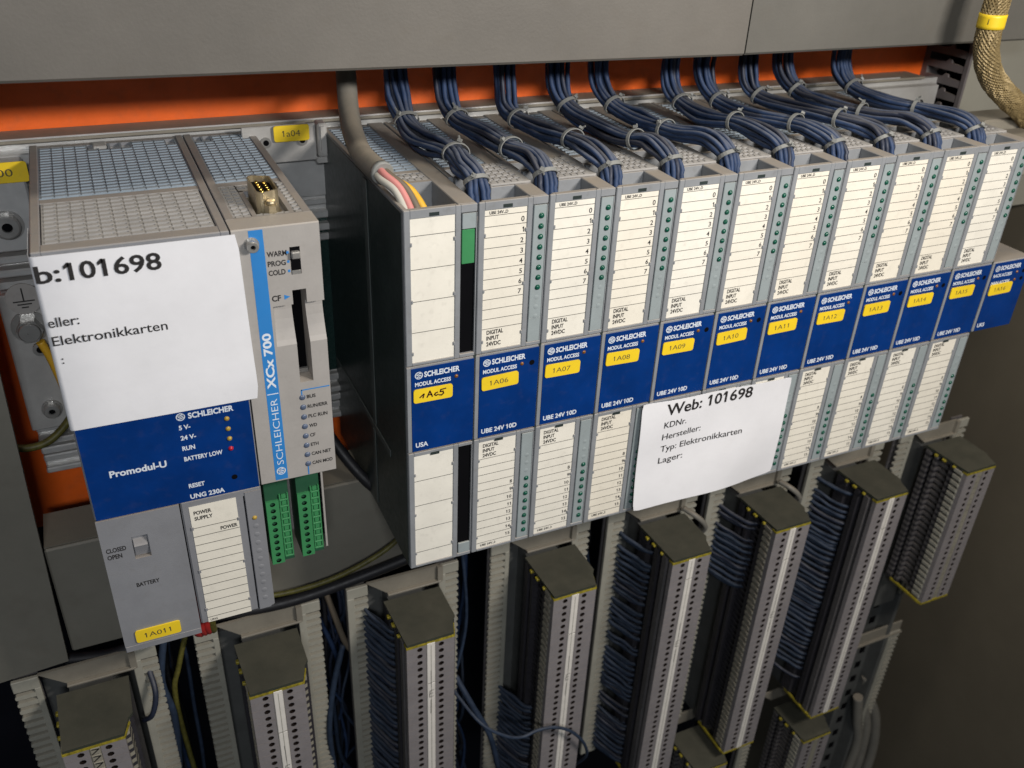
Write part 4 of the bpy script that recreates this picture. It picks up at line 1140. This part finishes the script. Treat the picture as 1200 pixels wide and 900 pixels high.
# rail and frame below the eighth strip
t = thing('punched_rail', 'dark punched mounting rail below the short eighth terminal strip', 'rail', (350, 60, -520))
mb = MB(); mb.box(345, 371, 66.2, 68, -560, -325); mb.box(371, 374, 56, 68, -560, -325, 0, .3); mb.box(342, 345, 56, 68, -560, -325, 0, .3); mb.build('rail', 'rail_dark', t)
for k in range(13):
    mb = MB(); mb.box(362, 367, 65.9, 66.25, -356-k*15, -350-k*15); mb.build('punched_hole', 'hole_black', t)
f = thing('wiring_comb', 'beige comb frame below the short eighth terminal strip at lower right', 'wiring comb', (340.9, 56, -368), 'wiring combs'); ORG[f] = (0, 0, 0)
k = put('comb', CM[33, False], f); k.location = Vector((34, 0, -8))*S
mb = MB(); mb.box(-10, 44, 1, 2.4, -9, 0, 0, .3); mb.box(2, 44, -1.2, 1, -9.6, -8.4, 0, .2); mb.build('cross_bar', 'bracket_beige', f)

# ------------------------------------------------------------------ loose cables below
for k, (pts, r_, mm, lab) in enumerate((
    ([(378, 66, -420), (384, 64, -450), (396, 60, -478), (404, 58, -520), (404, 58, -580)], 4.2, 'cable_grey', 'outermost of the thick grey cables hanging at the lower right'),
    ([(374, 62, -425), (378, 60, -455), (386, 57, -485), (389, 56, -530), (388, 56, -580)], 4.0, 'cable_grey', 'middle one of the thick grey cables hanging at the lower right'),
    ([(366, 58, -440), (371, 56, -465), (377, 54, -495), (375, 54, -540), (374, 54, -580)], 3.6, 'cable_grey', 'innermost of the thick grey cables hanging at the lower right'),
    ([(30, 50, -262), (38.4, 20, -268.8), (50, 14, -279), (60.5, 14, -285.7), (70, 14.5, -285.5), (79.8, 14, -287.5), (90, 14, -296), (99, 15, -311), (104, 20, -330), (103, 36, -360)], .85, 'wire_slate', 'thin blue grey wire looping across the front of the fourth strip'),
    ([(50, 72, -200), (53, 70, -250), (47, 66, -280), (38, 66, -310), (44, 70, -380)], .9, 'wire_slate', 'thin dark blue wire hanging in the gap right of the third strip'),
    ([(44, 62, -285), (50, 52, -300), (58, 46, -320), (64, 46, -350)], 1.6, 'wire_slate', 'blue grey wire curving out beside the third strip'),
    ([(-20, 70, -205), (-14, 64, -235), (-8, 64, -260), (-10, 66, -330)], 1.5, 'wire_brown', 'dark brownish cable hanging left of the third strip'),
    ([(-14, 64, -240), (-22, 58, -262), (-26, 56, -290), (-24, 60, -330)], 1.5, 'wire_slate', 'thin blue wire hanging between the second and third strips'),
    ([(-90, 66, -200), (-96, 60, -225), (-94, 58, -250), (-98, 62, -300)], 1.6, 'wire_slate', 'thin blue wire hanging between the first and second strips'),
    ([(-80, 66, -200), (-88, 62, -222), (-92, 60, -240), (-90, 62, -300)], 1.2, 'wire_greenyellow', 'dull green wire hanging between the first and second strips'),
    ([(-100, 58, -214), (-99, 50, -222), (-102, 48, -232), (-106, 52, -238)], 1.2, 'wire_darkblue', 'short dark blue wire at the right comb of the first strip'),
    ([(-23, 84, -92), (-14, 70, -118), (0, 54, -140), (14, 54, -152)], 2.4, 'wire_black', 'black cable running down the side of the leftmost narrow module'),
    ([(-70, 58, -184), (-46, 56, -190), (-20, 54, -188), (4, 54, -180), (20, 58, -172)], 1.2, 'wire_greenyellow', 'green yellow wire lying along the lower edge of the horizontal duct'),
    ([(-80, 64, -199), (-40, 58, -198), (0, 56, -192), (40, 58, -186), (70, 64, -184)], 2.6, 'wire_black', 'black cable lying under the horizontal duct'),
    ([(-130, 64, -203), (-110, 60, -203), (-90, 60, -197), (-60, 64, -197)], 2.8, 'wire_black', 'black cable lying above the first terminal strip'),
)):
    mb = MB(); mb.tube(smooth_path(pts, 7), r_, 10)
    single(mb, 'loose_cable', mm, lab, 'cable', pts[-1])
# tangle of thin cables beside the fifth strip
t = thing('cable_tangle', 'tangle of thin dark cables hanging right of the fifth strip', 'cables', (176, 44, -330))
r3 = random.Random(5)
for k in range(9):
    a = r3.uniform(-4, 4); pts = [(177+a, 54, -222-r3.uniform(0, 14))]
    for q in range(1, 7): pts.append((177+a*.6+r3.uniform(-5, 5)-q*.4, 46+r3.uniform(-6, 5), -232-q*22+r3.uniform(-5, 5)))
    mb = MB(); mb.tube(smooth_path(pts, 6), 1.0, 6); mb.build('cable', ('wire_black', 'wire_grey', 'wire_black')[k % 3], t)
# thin wires hanging in the dark gaps between the strips
for g, (gx, lab) in enumerate(((-92, 'loose dark wires hanging in the gap between first and second strips'), (-16, 'loose dark wires hanging in the gap between second and third strips'),
                               (52, 'loose dark wires hanging in the gap between third and fourth strips'), (122, 'loose dark wires hanging in the gap between fourth and fifth strips'))):
    t = thing('cable_tangle', lab, 'cables', (gx, 90, -400))
    for k in range(11):
        a = r3.uniform(-9, 9); pts = [(gx+a, 92+r3.uniform(-8, 10), -196-r3.uniform(0, 12))]
        for q in range(1, 7): pts.append((gx+a*.7+r3.uniform(-6, 6), 88+r3.uniform(-12, 12), -200-q*34+r3.uniform(-8, 8)))
        mb = MB(); mb.tube(smooth_path(pts, 6), r3.uniform(.8, 1.4), 6); mb.build('cable', ('wire_blue', 'wire_black', 'wire_slate', 'wire_darkblue')[k % 4], t)
# small coiled cable ends at the right of some strips
for c in (4, 5):
    xl, zt = XL[c], ZT[c]
    mb = MB(); mb.tube(smooth_path([(xl+27, 52, zt+3), (xl+30, 46, zt+2), (xl+35, 44, zt-3), (xl+38, 46, zt-10), (xl+36, 52, zt-18)], 6), 1.5, 8)
    single(mb, 'loose_cable', 'cable_grey', 'short grey cable end bending over beside the olive end plate of the %s strip' % COLN[c], 'cable', (xl+36, 52, zt-18))
